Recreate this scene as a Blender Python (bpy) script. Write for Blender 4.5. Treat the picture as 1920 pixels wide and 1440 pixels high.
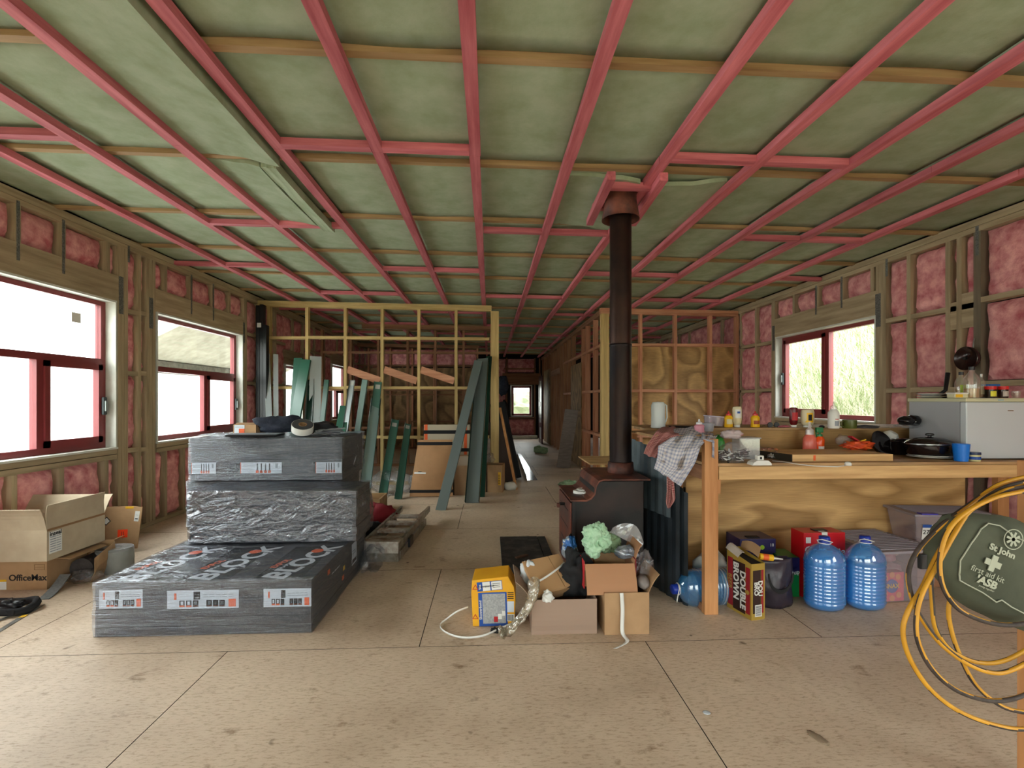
import bpy, math, random
from mathutils import Vector, Matrix, noise
R = random.Random(7)
PI = math.pi
for o in list(bpy.data.objects): bpy.data.objects.remove(o)
SC = bpy.context.scene
C = SC.collection

# ---------------------------------------------------------------- camera, sky, exposure
CAMH = 1.35; YAW = math.radians(2.67); FP = 900.0; HY = 750.0
cd = bpy.data.cameras.new('camera'); cam = bpy.data.objects.new('camera', cd); C.objects.link(cam)
cam.location = (0, 0, CAMH); cam.rotation_euler = (PI/2, 0, -YAW)
cd.sensor_width = 36; cd.lens = 36*FP/1920; cd.shift_y = (HY-720)/1920; cd.clip_start = 0.05; cd.clip_end = 300
SC.camera = cam
SC.view_settings.view_transform = 'Standard'; SC.view_settings.look = 'None'
SC.view_settings.exposure = 0.72; SC.view_settings.gamma = 1.0
SC.view_settings.use_curve_mapping = False
W = bpy.data.worlds.new('overcast'); SC.world = W; W.use_nodes = True
wn = W.node_tree.nodes; wl = W.node_tree.links
SKY = wn['Background']; SKY.inputs[1].default_value = 10.0
tcw = wn.new('ShaderNodeTexCoord'); sx = wn.new('ShaderNodeSeparateXYZ'); rp = wn.new('ShaderNodeValToRGB')
wl.new(tcw.outputs['Generated'], sx.inputs[0]); wl.new(sx.outputs[2], rp.inputs[0]); wl.new(rp.outputs[0], SKY.inputs[0])
rp.color_ramp.elements[0].position = 0.0; rp.color_ramp.elements[0].color = (0.38, 0.38, 0.36, 1)
_e = rp.color_ramp.elements.new(0.03); _e.color = (0.93, 0.95, 0.97, 1)
rp.color_ramp.elements[1].position = 0.6; rp.color_ramp.elements[1].color = (0.98, 0.99, 1.0, 1)

# ---------------------------------------------------------------- camera-ray helpers (used to read real positions)
def _ray(px, py):
    u = (px-960)/FP; v = (HY-py)/FP; c, s = math.cos(YAW), math.sin(YAW)
    return (c*u+s, c-s*u, v)
def PY(px, py, Y):
    d = _ray(px, py); t = Y/d[1]; return (d[0]*t, Y, CAMH+d[2]*t)
def PX(px, py, X):
    d = _ray(px, py); t = X/d[0]; return (X, d[1]*t, CAMH+d[2]*t)
def PZ(px, py, Z=0.0):
    d = _ray(px, py); t = (Z-CAMH)/d[2]; return (d[0]*t, d[1]*t, Z)
def XY(px, Y): return PY(px, 750, Y)[0]

# ---------------------------------------------------------------- materials
MC = {}
def lin(c):
    return tuple(((x/12.92) if x <= 0.04045 else ((x+0.055)/1.055)**2.4) for x in c)
def hx(s):
    return lin(tuple(int(s[i:i+2], 16)/255 for i in (0, 2, 4)))
def mat(name, col, rough=0.6, metal=0.0, kind=None, col2=None, scale=8.0, sv=(1, 1, 1), bump=0.0, detail=4.0, coat=0.0, trans=0.0, alpha=1.0, rnd=0.0, emis=None, ior=1.45, lo=0.35, hi=0.65, spec=0.5):
    if name in MC: return MC[name]
    m = bpy.data.materials.new(name); m.use_nodes = True; MC[name] = m
    nt = m.node_tree; n = nt.nodes; l = nt.links; b = n['Principled BSDF']
    if isinstance(col, str): col = hx(col)
    if isinstance(col2, str): col2 = hx(col2)
    b.inputs['Base Color'].default_value = (*col, 1); b.inputs['Roughness'].default_value = rough
    b.inputs['Metallic'].default_value = metal; b.inputs['Coat Weight'].default_value = coat; b.inputs['Coat Roughness'].default_value = 0.15
    b.inputs['Transmission Weight'].default_value = trans; b.inputs['Alpha'].default_value = alpha; b.inputs['IOR'].default_value = ior
    b.inputs['Specular IOR Level'].default_value = spec
    if emis: b.inputs['Emission Color'].default_value = (*emis[0], 1); b.inputs['Emission Strength'].default_value = emis[1]
    if col2 is None and bump == 0 and rnd == 0: return m
    tc = n.new('ShaderNodeTexCoord'); mp = n.new('ShaderNodeMapping'); mp.inputs['Scale'].default_value = sv
    l.new(tc.outputs['Object'], mp.inputs[0]); vec = mp.outputs[0]
    oi = n.new('ShaderNodeObjectInfo')
    ad = n.new('ShaderNodeVectorMath'); ad.operation = 'ADD'; l.new(vec, ad.inputs[0])
    ms = n.new('ShaderNodeMath'); ms.operation = 'MULTIPLY'; ms.inputs[1].default_value = 37.0; l.new(oi.outputs['Random'], ms.inputs[0]); l.new(ms.outputs[0], ad.inputs[1])
    vec = ad.outputs[0]
    nz = n.new('ShaderNodeTexNoise'); nz.inputs['Scale'].default_value = scale; nz.inputs['Detail'].default_value = detail; nz.inputs['Roughness'].default_value = 0.6
    l.new(vec, nz.inputs['Vector']); fac = nz.outputs['Fac']
    out = None
    if col2 is not None:
        cr = n.new('ShaderNodeValToRGB'); cr.color_ramp.elements[0].position = lo; cr.color_ramp.elements[1].position = hi
        cr.color_ramp.elements[0].color = (*col, 1); cr.color_ramp.elements[1].color = (*col2, 1)
        l.new(fac, cr.inputs[0]); out = cr.outputs[0]
    if rnd:
        hs = n.new('ShaderNodeHueSaturation'); mr = n.new('ShaderNodeMapRange'); mr.inputs[3].default_value = 1-rnd; mr.inputs[4].default_value = 1+rnd
        l.new(oi.outputs['Random'], mr.inputs[0]); l.new(mr.outputs[0], hs.inputs['Value'])
        if out: l.new(out, hs.inputs['Color'])
        else: hs.inputs['Color'].default_value = (*col, 1)
        out = hs.outputs[0]
    if out: l.new(out, b.inputs['Base Color'])
    if bump:
        bp = n.new('ShaderNodeBump'); bp.inputs['Strength'].default_value = bump; bp.inputs['Distance'].default_value = 0.02
        l.new(fac, bp.inputs['Height']); l.new(bp.outputs[0], b.inputs['Normal'])
    m['_fac'] = 1
    return m
def wood(name, c1, c2, rough=0.7, rnd=0.12):
    """three grain directions: x, y, z"""
    return [mat(name+'_'+a, c1, rough, col2=c2, scale=1.0, sv=s, bump=0.06, detail=5, rnd=rnd, lo=0.3, hi=0.7)
            for a, s in (('x', (1.6, 22, 22)), ('y', (22, 1.6, 22)), ('z', (22, 22, 1.6)))]
PINE = wood('weathered_pine', '908065', 'B7A688')
YPINE = wood('treated_pine', 'A98F58', 'D0B67C')
RPINE = wood('pink_pine', 'A5694C', 'CF9A78')
BATT = wood('red_primed_batten', 'A44C56', 'D47C86', rnd=0.15)
PURL = wood('purlin_pine', '8A6C48', 'AE9068')
BENCH = wood('bench_pine', 'B08654', 'DDB880', 0.6, 0.05)
POSTW = wood('post_pine', 'A8703F', 'CB9461', 0.6, 0.05)
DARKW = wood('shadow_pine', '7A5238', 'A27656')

def ply(name, c1, c2, sc=(0.9, 2.2, 2.2), dist=3.0, spots=False):
    """rotary-cut plywood face: broad flame figure"""
    if name in MC: return MC[name]
    m = mat(name, c1, 0.65); nt = m.node_tree; n = nt.nodes; l = nt.links; b = n['Principled BSDF']
    tc = n.new('ShaderNodeTexCoord'); mp = n.new('ShaderNodeMapping'); mp.inputs['Scale'].default_value = sc
    l.new(tc.outputs['Object'], mp.inputs[0])
    nz = n.new('ShaderNodeTexNoise'); nz.inputs['Scale'].default_value = 1.5; nz.inputs['Detail'].default_value = 1.5; l.new(mp.outputs[0], nz.inputs['Vector'])
    m1 = n.new('ShaderNodeMath'); m1.operation = 'MULTIPLY'; m1.inputs[1].default_value = dist*2; l.new(nz.outputs['Fac'], m1.inputs[0])
    m2 = n.new('ShaderNodeMath'); m2.operation = 'FRACT'; l.new(m1.outputs[0], m2.inputs[0])
    cr = n.new('ShaderNodeValToRGB'); e = cr.color_ramp.elements
    e[0].position = 0.0; e[0].color = (*hx(c1), 1); e[1].position = 0.75; e[1].color = (*hx(c2), 1)
    x = e.new(1.0); x.color = (*hx(c1), 1)
    l.new(m2.outputs[0], cr.inputs[0])
    fn = n.new('ShaderNodeTexNoise'); fn.inputs['Scale'].default_value = 60; fn.inputs['Detail'].default_value = 3
    mp2 = n.new('ShaderNodeMapping'); mp2.inputs['Scale'].default_value = (sc[0]*0.2, sc[1], sc[2]); l.new(tc.outputs['Object'], mp2.inputs[0]); l.new(mp2.outputs[0], fn.inputs['Vector'])
    mx = n.new('ShaderNodeMixRGB'); mx.blend_type = 'OVERLAY'; mx.inputs[0].default_value = 0.35; l.new(cr.outputs[0], mx.inputs[1]); l.new(fn.outputs['Fac'], mx.inputs[2])
    l.new(mx.outputs[0], b.inputs['Base Color'])
    return m

WHITE = mat('white_lining', 'D8DAD2', 0.55, col2='C6C8BE', scale=5)
REDFR = mat('red_aluminium', '7E3033', 0.38, rnd=0.0, spec=0.6)
GLASS = bpy.data.materials.new('window_glass'); GLASS.use_nodes = True; MC['window_glass'] = GLASS
_n = GLASS.node_tree.nodes; _l = GLASS.node_tree.links
for q in list(_n):
    if q.type == 'BSDF_PRINCIPLED': _n.remove(q)
_t = _n.new('ShaderNodeBsdfTransparent'); _t.inputs[0].default_value = (0.93, 0.96, 0.95, 1); _g = _n.new('ShaderNodeBsdfGlossy'); _g.inputs['Roughness'].default_value = 0.02
_x = _n.new('ShaderNodeMixShader'); _w = _n.new('ShaderNodeLayerWeight'); _p = _n.new('ShaderNodeMath'); _p.operation = 'POWER'; _p.inputs[1].default_value = 5.0; _l.new(_w.outputs['Facing'], _p.inputs[0]); _f = _n.new('ShaderNodeMath'); _f.operation = 'MULTIPLY_ADD'; _f.inputs[1].default_value = 0.5; _f.inputs[2].default_value = 0.03; _l.new(_p.outputs[0], _f.inputs[0])
_l.new(_f.outputs[0], _x.inputs[0]); _l.new(_t.outputs[0], _x.inputs[1]); _l.new(_g.outputs[0], _x.inputs[2]); _l.new(_x.outputs[0], _n['Material Output'].inputs[0])

def film(name, tint=(0.9, 0.92, 0.95), gloss=0.14, rough=0.18, bumps=0.6, sv=(3, 3, 14), scale=3.0):
    """thin creased plastic film: see-through with bright reflections on the folds"""
    if name in MC: return MC[name]
    m = bpy.data.materials.new(name); m.use_nodes = True; MC[name] = m; n = m.node_tree.nodes; l = m.node_tree.links
    n.remove(n['Principled BSDF'])
    t = n.new('ShaderNodeBsdfTransparent'); t.inputs[0].default_value = (*tint, 1)
    g = n.new('ShaderNodeBsdfGlossy'); g.inputs['Roughness'].default_value = rough; g.inputs[0].default_value = (0.92, 0.95, 1, 1)
    tc = n.new('ShaderNodeTexCoord'); mp = n.new('ShaderNodeMapping'); mp.inputs['Scale'].default_value = sv; l.new(tc.outputs['Object'], mp.inputs[0])
    w = n.new('ShaderNodeTexNoise'); w.inputs['Scale'].default_value = scale; w.inputs['Detail'].default_value = 6; w.inputs['Distortion'].default_value = 1.2; l.new(mp.outputs[0], w.inputs['Vector'])
    bp = n.new('ShaderNodeBump'); bp.inputs['Strength'].default_value = bumps; bp.inputs['Distance'].default_value = 0.05; l.new(w.outputs['Fac'], bp.inputs['Height'])
    l.new(bp.outputs[0], g.inputs['Normal'])
    lw = n.new('ShaderNodeLayerWeight'); lw.inputs[0].default_value = 0.35; l.new(bp.outputs[0], lw.inputs['Normal'])
    mr = n.new('ShaderNodeMapRange'); mr.inputs[3].default_value = gloss; mr.inputs[4].default_value = min(1, gloss*3.2); l.new(lw.outputs['Facing'], mr.inputs[0])
    x = n.new('ShaderNodeMixShader'); l.new(mr.outputs[0], x.inputs[0]); l.new(t.outputs[0], x.inputs[1]); l.new(g.outputs[0], x.inputs[2]); l.new(x.outputs[0], n['Material Output'].inputs[0])
    return m

# ---------------------------------------------------------------- object helpers
def link(name, me, m, parent=None, smooth=False):
    o = bpy.data.objects.new(name, me); C.objects.link(o)
    if m is not None:
        for k in (m if isinstance(m, (list, tuple)) else [m]): me.materials.append(k)
    if smooth: me.polygons.foreach_set('use_smooth', [True]*len(me.polygons))
    if parent is not None: o.parent = parent
    return o
class MB:
    def __init__(s): s.v = []; s.f = []; s.m = []; s.mi = 0
    def add(s, vs, fs):
        k = len(s.v); s.v += [tuple(v) for v in vs]; s.f += [tuple(i+k for i in f) for f in fs]; s.m += [s.mi]*len(fs); return s
    def box(s, x0, x1, y0, y1, z0, z1):
        return s.add([(x0, y0, z0), (x1, y0, z0), (x1, y1, z0), (x0, y1, z0), (x0, y0, z1), (x1, y0, z1), (x1, y1, z1), (x0, y1, z1)],
                     [(0, 3, 2, 1), (4, 5, 6, 7), (0, 1, 5, 4), (1, 2, 6, 5), (2, 3, 7, 6), (3, 0, 4, 7)])
    def obox(s, M, sx, sy, sz):
        """box of size sx,sy,sz centred at M"""
        vs = [M @ Vector((x*sx/2, y*sy/2, z*sz/2)) for z in (-1, 1) for y in (-1, 1) for x in (-1, 1)]
        return s.add(vs, [(0, 2, 3, 1), (4, 5, 7, 6), (0, 1, 5, 4), (1, 3, 7, 5), (3, 2, 6, 7), (2, 0, 4, 6)])
    def beam(s, a, b, w, h, up=(0, 0, 1)):
        a = Vector(a); b = Vector(b); d = (b-a); L = d.length; d.normalize(); u = Vector(up)
        if abs(d.dot(u)) > 0.99: u = Vector((0, 1, 0))
        r = d.cross(u).normalized(); u = r.cross(d).normalized()
        M = Matrix((r, d, u)).transposed().to_4x4(); M.translation = (a+b)/2
        return s.obox(M, w, L, h)
    def tube(s, pts, r, n=10, cap=True):
        pts = [Vector(p) for p in pts]; rs = r if isinstance(r, (list, tuple)) else [r]*len(pts)
        vs = []; fs = []; prev = None
        for i, p in enumerate(pts):
            t = (pts[min(i+1, len(pts)-1)]-pts[max(i-1, 0)]).normalized()
            if prev is None:
                a = Vector((0, 0, 1)) if abs(t.z) < 0.9 else Vector((1, 0, 0)); u = t.cross(a).normalized()
            else: u = (prev-t*prev.dot(t)).normalized()
            prev = u; w = t.cross(u)
            for k in range(n):
                an = 2*PI*k/n; vs.append(p+(u*math.cos(an)+w*math.sin(an))*rs[i])
        for i in range(len(pts)-1):
            for k in range(n):
                a = i*n+k; b = i*n+(k+1) % n; fs.append((a, b, b+n, a+n))
        if cap: fs.append(tuple(range(n-1, -1, -1))); fs.append(tuple(range((len(pts)-1)*n, len(pts)*n)))
        return s.add(vs, fs)
    def lathe(s, prof, n=20, o=(0, 0, 0), sx=1, sy=1, M=None, cap=True):
        vs = []; fs = []; N = len(prof)
        for r, z in prof:
            for k in range(n):
                a = 2*PI*k/n; v = Vector((r*sx*math.cos(a), r*sy*math.sin(a), z)); v = (M @ v) if M else v+Vector(o); vs.append(v)
        for i in range(N-1):
            for k in range(n):
                a = i*n+k; b = i*n+(k+1) % n; fs.append((a, b, b+n, a+n))
        if cap: fs.append(tuple(range(n-1, -1, -1))); fs.append(tuple(range((N-1)*n, N*n)))
        return s.add(vs, fs)
    def prism(s, poly, d, M=None):
        """poly: list of (x,z); extruded along y from 0 to d"""
        n = len(poly); vs = [Vector((x, 0, z)) for x, z in poly]+[Vector((x, d, z)) for x, z in poly]
        if M: vs = [M @ v for v in vs]
        fs = [tuple(range(n)), tuple(range(2*n-1, n-1, -1))]+[(i, i+n, (i+1) % n+n, (i+1) % n) for i in range(n)]
        return s.add(vs, fs)
    def grid(s, fn, nu, nv, closeu=False):
        vs = [fn(i/nu, j/nv) for j in range(nv+1) for i in range(nu+1)]
        return s.add(vs, [(j*(nu+1)+i, j*(nu+1)+i+1, (j+1)*(nu+1)+i+1, (j+1)*(nu+1)+i) for j in range(nv) for i in range(nu)])
    def build(s, name, m, parent=None, smooth=False, loc=None, rot=None, bevel=0, sub=0, solid=0):
        me = bpy.data.meshes.new(name); me.from_pydata(s.v, [], s.f); me.update()
        o = link(name, me, m, parent, smooth)
        if isinstance(m, (list, tuple)): me.polygons.foreach_set('material_index', s.m)
        if loc is not None: o.location = loc
        if rot is not None: o.rotation_euler = rot
        if solid: md = o.modifiers.new('solid', 'SOLIDIFY'); md.thickness = solid; md.offset = 0
        if sub: md = o.modifiers.new('sub', 'SUBSURF'); md.levels = sub; md.render_levels = sub
        if bevel: md = o.modifiers.new('bevel', 'BEVEL'); md.width = bevel; md.segments = 2; md.limit_method = 'ANGLE'
        return o
def tag(o, label=None, cat=None, group=None, kind=None):
    if label: o['label'] = label
    if cat: o['category'] = cat
    if group: o['group'] = group
    if kind: o['kind'] = kind
    return o
def thing(name, label, cat, loc=(0, 0, 0), rz=0.0, group=None, rot=None):
    o = bpy.data.objects.new(name, None); C.objects.link(o); o.location = loc; o.rotation_euler = rot or (0, 0, rz); o.empty_display_size = 0.1
    return tag(o, label, cat, group)
def struct(o): o['kind'] = 'structure'; return o
def kids(o): return [c for c in C.objects if c.parent == o]
def text(s, size, m, name='lettering', parent=None, M=None, ext=0.0006, bold=0.0, sx=1.0, align='CENTER', font=None):
    cu = bpy.data.curves.new('txt', 'FONT'); cu.body = s; cu.size = size; cu.extrude = ext; cu.offset = bold*size; cu.align_x = align; cu.align_y = 'CENTER'; cu.resolution_u = 3
    t = bpy.data.objects.new('txt', cu); C.objects.link(t); bpy.context.view_layer.update()
    me = bpy.data.meshes.new_from_object(t.evaluated_get(bpy.context.evaluated_depsgraph_get())); bpy.data.objects.remove(t)
    me.materials.clear(); me.transform(Matrix.Diagonal((sx, 1, 1, 1)))
    if M: me.transform(M)
    return link(name, me, m, parent)
def face(o, u, v=None, n=None):
    """matrix: local x -> u, local y -> v, origin o"""
    u = Vector(u).normalized(); v = Vector(v).normalized(); w = u.cross(v).normalized(); v = w.cross(u)
    M = Matrix((u, v, w)).transposed().to_4x4(); M.translation = Vector(o); return M
def fn(x, y=0, z=0): return noise.noise(Vector((x, y, z)))
def label_strip(parent, M, w, h, cols, name='printed_label', t=0.0008):
    """flat printed panel: list of (x0,x1,y0,y1,material) in 0..1, each a hair thicker than the last"""
    b = MB(); ms = []
    for k, (x0, x1, y0, y1, mm) in enumerate(cols):
        if mm not in ms: ms.append(mm)
        b.mi = ms.index(mm); zc = t*(0.5+0.22*min(k, 6))
        b.obox(M @ Matrix.Translation(((x0+x1)/2*w-w/2, (y0+y1)/2*h-h/2, zc)), (x1-x0)*w, (y1-y0)*h, t*(1+0.44*min(k, 6)))
    return b.build(name, ms, parent)

def blob(rx, ry, rz, amp=0.25, freq=2.2, n=22, seed=0.0, flat=0.0, z0=True):
    b = MB(); vs = []
    def f(u, v):
        th_ = v*PI; ph = u*2*PI; d = Vector((math.sin(th_)*math.cos(ph), math.sin(th_)*math.sin(ph), math.cos(th_)))
        k = 1+amp*noise.noise(d*freq+Vector((seed, seed*1.3, 0)))+amp*.35*noise.noise(d*freq*3+Vector((seed, 0, seed)))
        p = Vector((d.x*rx*k, d.y*ry*k, d.z*rz*k)); 
        if flat: p.z = max(p.z, -rz*flat)
        if z0: p.z += rz*(flat if flat else 1)
        return p
    b.grid(f, n, n//2+2); return b

# ================================================================ THE SETTING
XL, XR = -3.64, 4.09; YP = 7.714; YE = 16.9; YB = -2.6
def zb(x): return 2.868-0.0125*x          # underside of ceiling battens (ceiling falls a little to the right)
BLACKP = mat('building_paper', '1E1B1C', 0.9)
# floor: subfloor slab and separate flooring sheets
FL = mat('flooring_board', 'A99779', 0.52, spec=0.35)
n_ = FL.node_tree.nodes; l_ = FL.node_tree.links; b_ = n_['Principled BSDF']
tc = n_.new('ShaderNodeTexCoord'); 
def _nz(scale, detail, sv=(1, 1, 1), rough=0.6):
    mp = n_.new('ShaderNodeMapping'); mp.inputs['Scale'].default_value = sv; l_.new(tc.outputs['Object'], mp.inputs[0])
    q = n_.new('ShaderNodeTexNoise'); q.inputs['Scale'].default_value = scale; q.inputs['Detail'].default_value = detail; q.inputs['Roughness'].default_value = rough; l_.new(mp.outputs[0], q.inputs['Vector']); return q.outputs['Fac']
def _ramp(f, *st):
    r = n_.new('ShaderNodeValToRGB'); e = r.color_ramp.elements
    while len(e) < len(st): e.new(0.5)
    for k, (p, c) in enumerate(st): e[k].position = p; e[k].color = (*hx(c), 1)
    l_.new(f, r.inputs[0]); return r.outputs[0]
def _mul(a, b, f=1.0, mode='MULTIPLY'):
    q = n_.new('ShaderNodeMixRGB'); q.blend_type = mode; q.inputs[0].default_value = f; l_.new(a, q.inputs[1]); l_.new(b, q.inputs[2]); return q.outputs[0]
base = _ramp(_nz(1.1, 6), (0.3, 'B09C86'), (0.5, 'C9B59E'), (0.72, 'D8C5AD'))
c_ = _mul(base, _ramp(_nz(26, 8, (1, 3.5, 1), 0.75), (0.3, 'B9AC98'), (0.5, 'FFFFFF'), (0.75, 'FFFFFF')))
c_ = _mul(c_, _ramp(_nz(4.5, 7, (1, 1.6, 1), 0.7), (0.26, '9A8468'), (0.40, 'FFFFFF'), (1, 'FFFFFF')))
c_ = _mul(c_, _ramp(_nz(9, 2.5, (1, 1, 1), 0.4), (0.18, '6A5A48'), (0.25, 'FFFFFF'), (1, 'FFFFFF')))
vo = n_.new('ShaderNodeTexVoronoi'); vo.inputs['Scale'].default_value = 2.3; l_.new(tc.outputs['Object'], vo.inputs['Vector'])
c_ = _mul(c_, _ramp(vo.outputs['Distance'], (0.018, '4A3E30'), (0.03, 'FFFFFF'), (1, 'FFFFFF')))
l_.new(c_, b_.inputs['Base Color'])
FEDGE = mat('board_edge', '241C14', 0.95)
fl = struct(MB().box(XL-0.15, XR+0.15, YB-0.2, YE+0.2, -0.08, -0.018).build('floor', mat('subfloor', '2A241C', 0.9)))
ys = [YB-0.2, -1.0, 0.25, 1.445, 2.645, 3.85, 5.05, 6.25, 7.45, 8.65, 9.85, 11.05, 12.25, 13.45, 14.65, YE+0.2]
for j in range(len(ys)-1):
    off = (-1.405, -2.61)[(j+1) % 2] if True else 0
    if j == 3: off = -1.405
    if j == 4: off = -2.66
    xs = [off+2.275*k for k in range(-3, 5)]; xs = [XL-0.15]+[x for x in xs if XL-0.1 < x < XR+0.1]+[XR+0.15]
    for a, b in zip(xs, xs[1:]):
        mb = MB().box(a+0.0022, b-0.0022, ys[j]+0.0018, ys[j+1]-0.0018, -0.02, 0.0); mb.m = [1, 0, 1, 1, 1, 1]; mb.build('floor_sheet', [FL, FEDGE], fl)

# ---- ceiling: deck, purlins, green insulation, red battens and blocking
CDK = mat('roof_underlay', '2B2A22', 0.9)
ceil = MB(); ceil.add([(XL-.15, YB-.2, zb(XL)+.17), (XR+.15, YB-.2, zb(XR)+.17), (XR+.15, YE+.2, zb(XR)+.17), (XL-.15, YE+.2, zb(XL)+.17),
                       (XL-.15, YB-.2, zb(XL)+.25), (XR+.15, YB-.2, zb(XR)+.25), (XR+.15, YE+.2, zb(XR)+.25), (XL-.15, YE+.2, zb(XL)+.25)],
                      [(0, 3, 2, 1), (4, 5, 6, 7), (0, 1, 5, 4), (1, 2, 6, 5), (2, 3, 7, 6), (3, 0, 4, 7)])
CE = struct(ceil.build('ceiling', CDK))
GINS = mat('green_insulation', '909E82', 0.92, col2='A4AF98', scale=6, bump=0.25, detail=9, rnd=0.05, spec=0.1)
GINS2 = mat('green_insulation_edge', '7C9470', 0.95, col2='93A987', scale=25, bump=0.5, detail=6, spec=0.1)
pur = [2.215-1.0*3+1.0*k for k in range(18)]
for y in pur:
    b = MB(); n = 12
    b.beam((XL-.1, y, zb(XL)+.097), (XR+.1, y, zb(XR)+.097), 0.047, 0.1)
    b.build('purlin', PURL[0], CE)
hole = (1.08, 1.82, 3.55, 4.25)
for k in range(len(pur)-1):
    y0, y1 = pur[k]+0.024, pur[k+1]-0.024
    cuts = [XL]+[-0.09+0.6*q for q in ((-3, -1, 1, 3, 5) if k % 2 else (-4, -2, 0, 2, 4))]+[XR]
    for a, b2 in zip(cuts, cuts[1:]):
        if b2-a < 0.2: continue
        se = R.random()*50; g0 = R.choice([0.0, 0.0, 0.012, -0.012]); g1 = R.choice([0.0, 0.01, -0.01]); dz = R.uniform(-0.006, 0.010); nu = 14; nv = 9
        def f(u, v, top=0):
            x = a+(b2-a)*u; y = y0+(y1-y0)*v
            bow0 = -.010+0.030*fn(x*1.7+se, 1.7)+g0; bow1 = .006+0.030*fn(x*1.7+se, 8.7)+g1
            y += (1-v)*bow0+v*bow1
            sag = 0.012*math.sin(PI*v)**0.5+0.010*fn(x*1.6, y*2.2, se)
            nb = abs(((x+0.09)/0.6+0.5) % 1-0.5)*2   # 0 at a batten: pressed up there
            z = zb(x)+0.074-sag*(0.25+0.75*min(1, nb*2.2))+dz*0.5
            return (x, y, max(z, zb(x)+0.050))
        m = MB(); m.grid(f, nu*2, nv); 
        o = m.build('insulation_panel', GINS, CE, smooth=True); md = o.modifiers.new('solid', 'SOLIDIFY'); md.thickness = 0.04; md.offset = 1
BX = [-0.09+0.6*i for i in range(-5, 8) if -0.09+0.6*i < XR-0.1]
for i, x in enumerate(BX):
    segs = [(YB-.1, 3.0), (3.0, 7.9), (7.9, 12.1), (12.1, YE)]
    b = MB()
    for a, c in segs:
        b.beam((x+R.uniform(-.004, .004), a, zb(x)+.0225), (x+R.uniform(-.004, .004), c-.002, zb(x)+.0225), 0.066, 0.045)
    b.build('ceiling_batten', BATT[1], CE)
for k in range(-2, 10):
    y = 2.97+1.385*k
    for p in range(-4, 4):
        i0 = 4*p+(0 if k % 2 else -2)      # pairs of bays, alternating rows
        for q in (i0, i0+1):
            x0 = -0.09+0.6*q; x1 = x0+0.6
            if x0 < XL-0.3 or x1 > XR+0.3: continue
            x0 = max(x0+0.034, XL); x1 = min(x1-0.034, XR)
            if x1-x0 < 0.1: continue
            MB().beam((x0, y, zb(x0)+.0225), (x1, y, zb(x1)+.0225), 0.06, 0.043).build('blocking', BATT[0], CE)

# ---- framed side walls
PINKB = mat('pink_batt', 'BC6870', 0.95, col2='F0B4B2', scale=9, bump=0.9, detail=8, rnd=0.08, spec=0.05, lo=0.32, hi=0.66)
GALV = mat('galvanised_plate', '8C8F8C', 0.45, 0.6, col2='5C605E', scale=90, bump=0.5)
def batt(parent, axis, c, a0, a1, z0, z1, inward, name='insulation_batt', dep=0.02):
    """fluffy pink batt in a stud bay; c = plane of the stud face, inward = direction into the room (+1/-1)"""
    if a1-a0 < 0.03 or z1-z0 < 0.05: return
    se = R.random()*90; nu = max(4, int((a1-a0)/0.045)); nv = max(4, int((z1-z0)/0.05)); rag = 0.012
    def f(u, v):
        a = a0+(a1-a0)*u; z = z0+(z1-z0)*v
        ed = min(u*(a1-a0), (1-u)*(a1-a0), v*(z1-z0), (1-v)*(z1-z0))
        e = min(1, ed/0.05)
        d = dep+0.05*(1-e)**2+0.022*fn(a*7+se, z*7)+0.014*fn(a*21+se, z*21, 3)
        a2 = a+rag*fn(z*6+se, 2.2)*(1-2*u if u in (0, 1) else 0); 
        d = max(d, 0.003)
        p = c-inward*d
        return (p, a2, z) if axis == 'x' else (a2, p, z)
    o = MB().grid(f, nu, nv).build(name, PINKB, parent, smooth=True)
    return o
class Wall:
    """stud wall in the plane x=c (axis 'x') or y=c (axis 'y'), face at c, thickness behind"""
    def __init__(s, name, axis, c, inward, woods, th=0.09, structure=True):
        s.ax, s.c, s.inw, s.w, s.th = axis, c, inward, woods, th
        s.root = bpy.data.objects.new(name, None); C.objects.link(s.root); s.root.location = (c, 0, 0) if axis == 'x' else (0, c, 0)
        s.root['kind'] = 'structure'; s.off = Matrix.Translation(-s.root.location); s.batts = []
        bpy.context.view_layer.update()
    def bx(s, name, a0, a1, z0, z1, m, th=None, c=None, push=0.0):
        th = th or s.th; c0 = s.c-s.inw*push; c1 = c0-s.inw*th; lo, hi = min(c0, c1), max(c0, c1)
        b = MB()
        if s.ax == 'x': b.box(lo, hi, a0, a1, z0, z1)
        else: b.box(a0, a1, lo, hi, z0, z1)
        o = b.build(name, m, s.root); o.matrix_parent_inverse = s.off; return o
    def stud(s, a, z0, z1, w=0.045, name='stud', m=None): return s.bx(name, a-w/2, a+w/2, z0, z1, m or s.w[2])
    def hor(s, a0, a1, z, h=0.045, name='nog', push=0.0): return s.bx(name, a0, a1, z-h/2, z+h/2, s.w[1 if s.ax == 'x' else 0], push=push)
    def ins(s, a0, a1, z0, z1, dep=0.02):
        o = batt(s.root, s.ax, s.c, a0, a1, z0, z1, s.inw, dep=dep)
        if o: o.matrix_parent_inverse = s.off
    def strap(s, a, z0, z1, w=0.028):
        o = MB(); c0 = s.c+s.inw*0.0015; c1 = s.c
        if s.ax == 'x': o.box(min(c0, c1), max(c0, c1), a-w/2, a+w/2, z0, z1)
        else: o.box(a-w/2, a+w/2, min(c0, c1), max(c0, c1), z0, z1)
        q = o.build('nail_plate', GALV, s.root); q.matrix_parent_inverse = s.off

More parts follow.
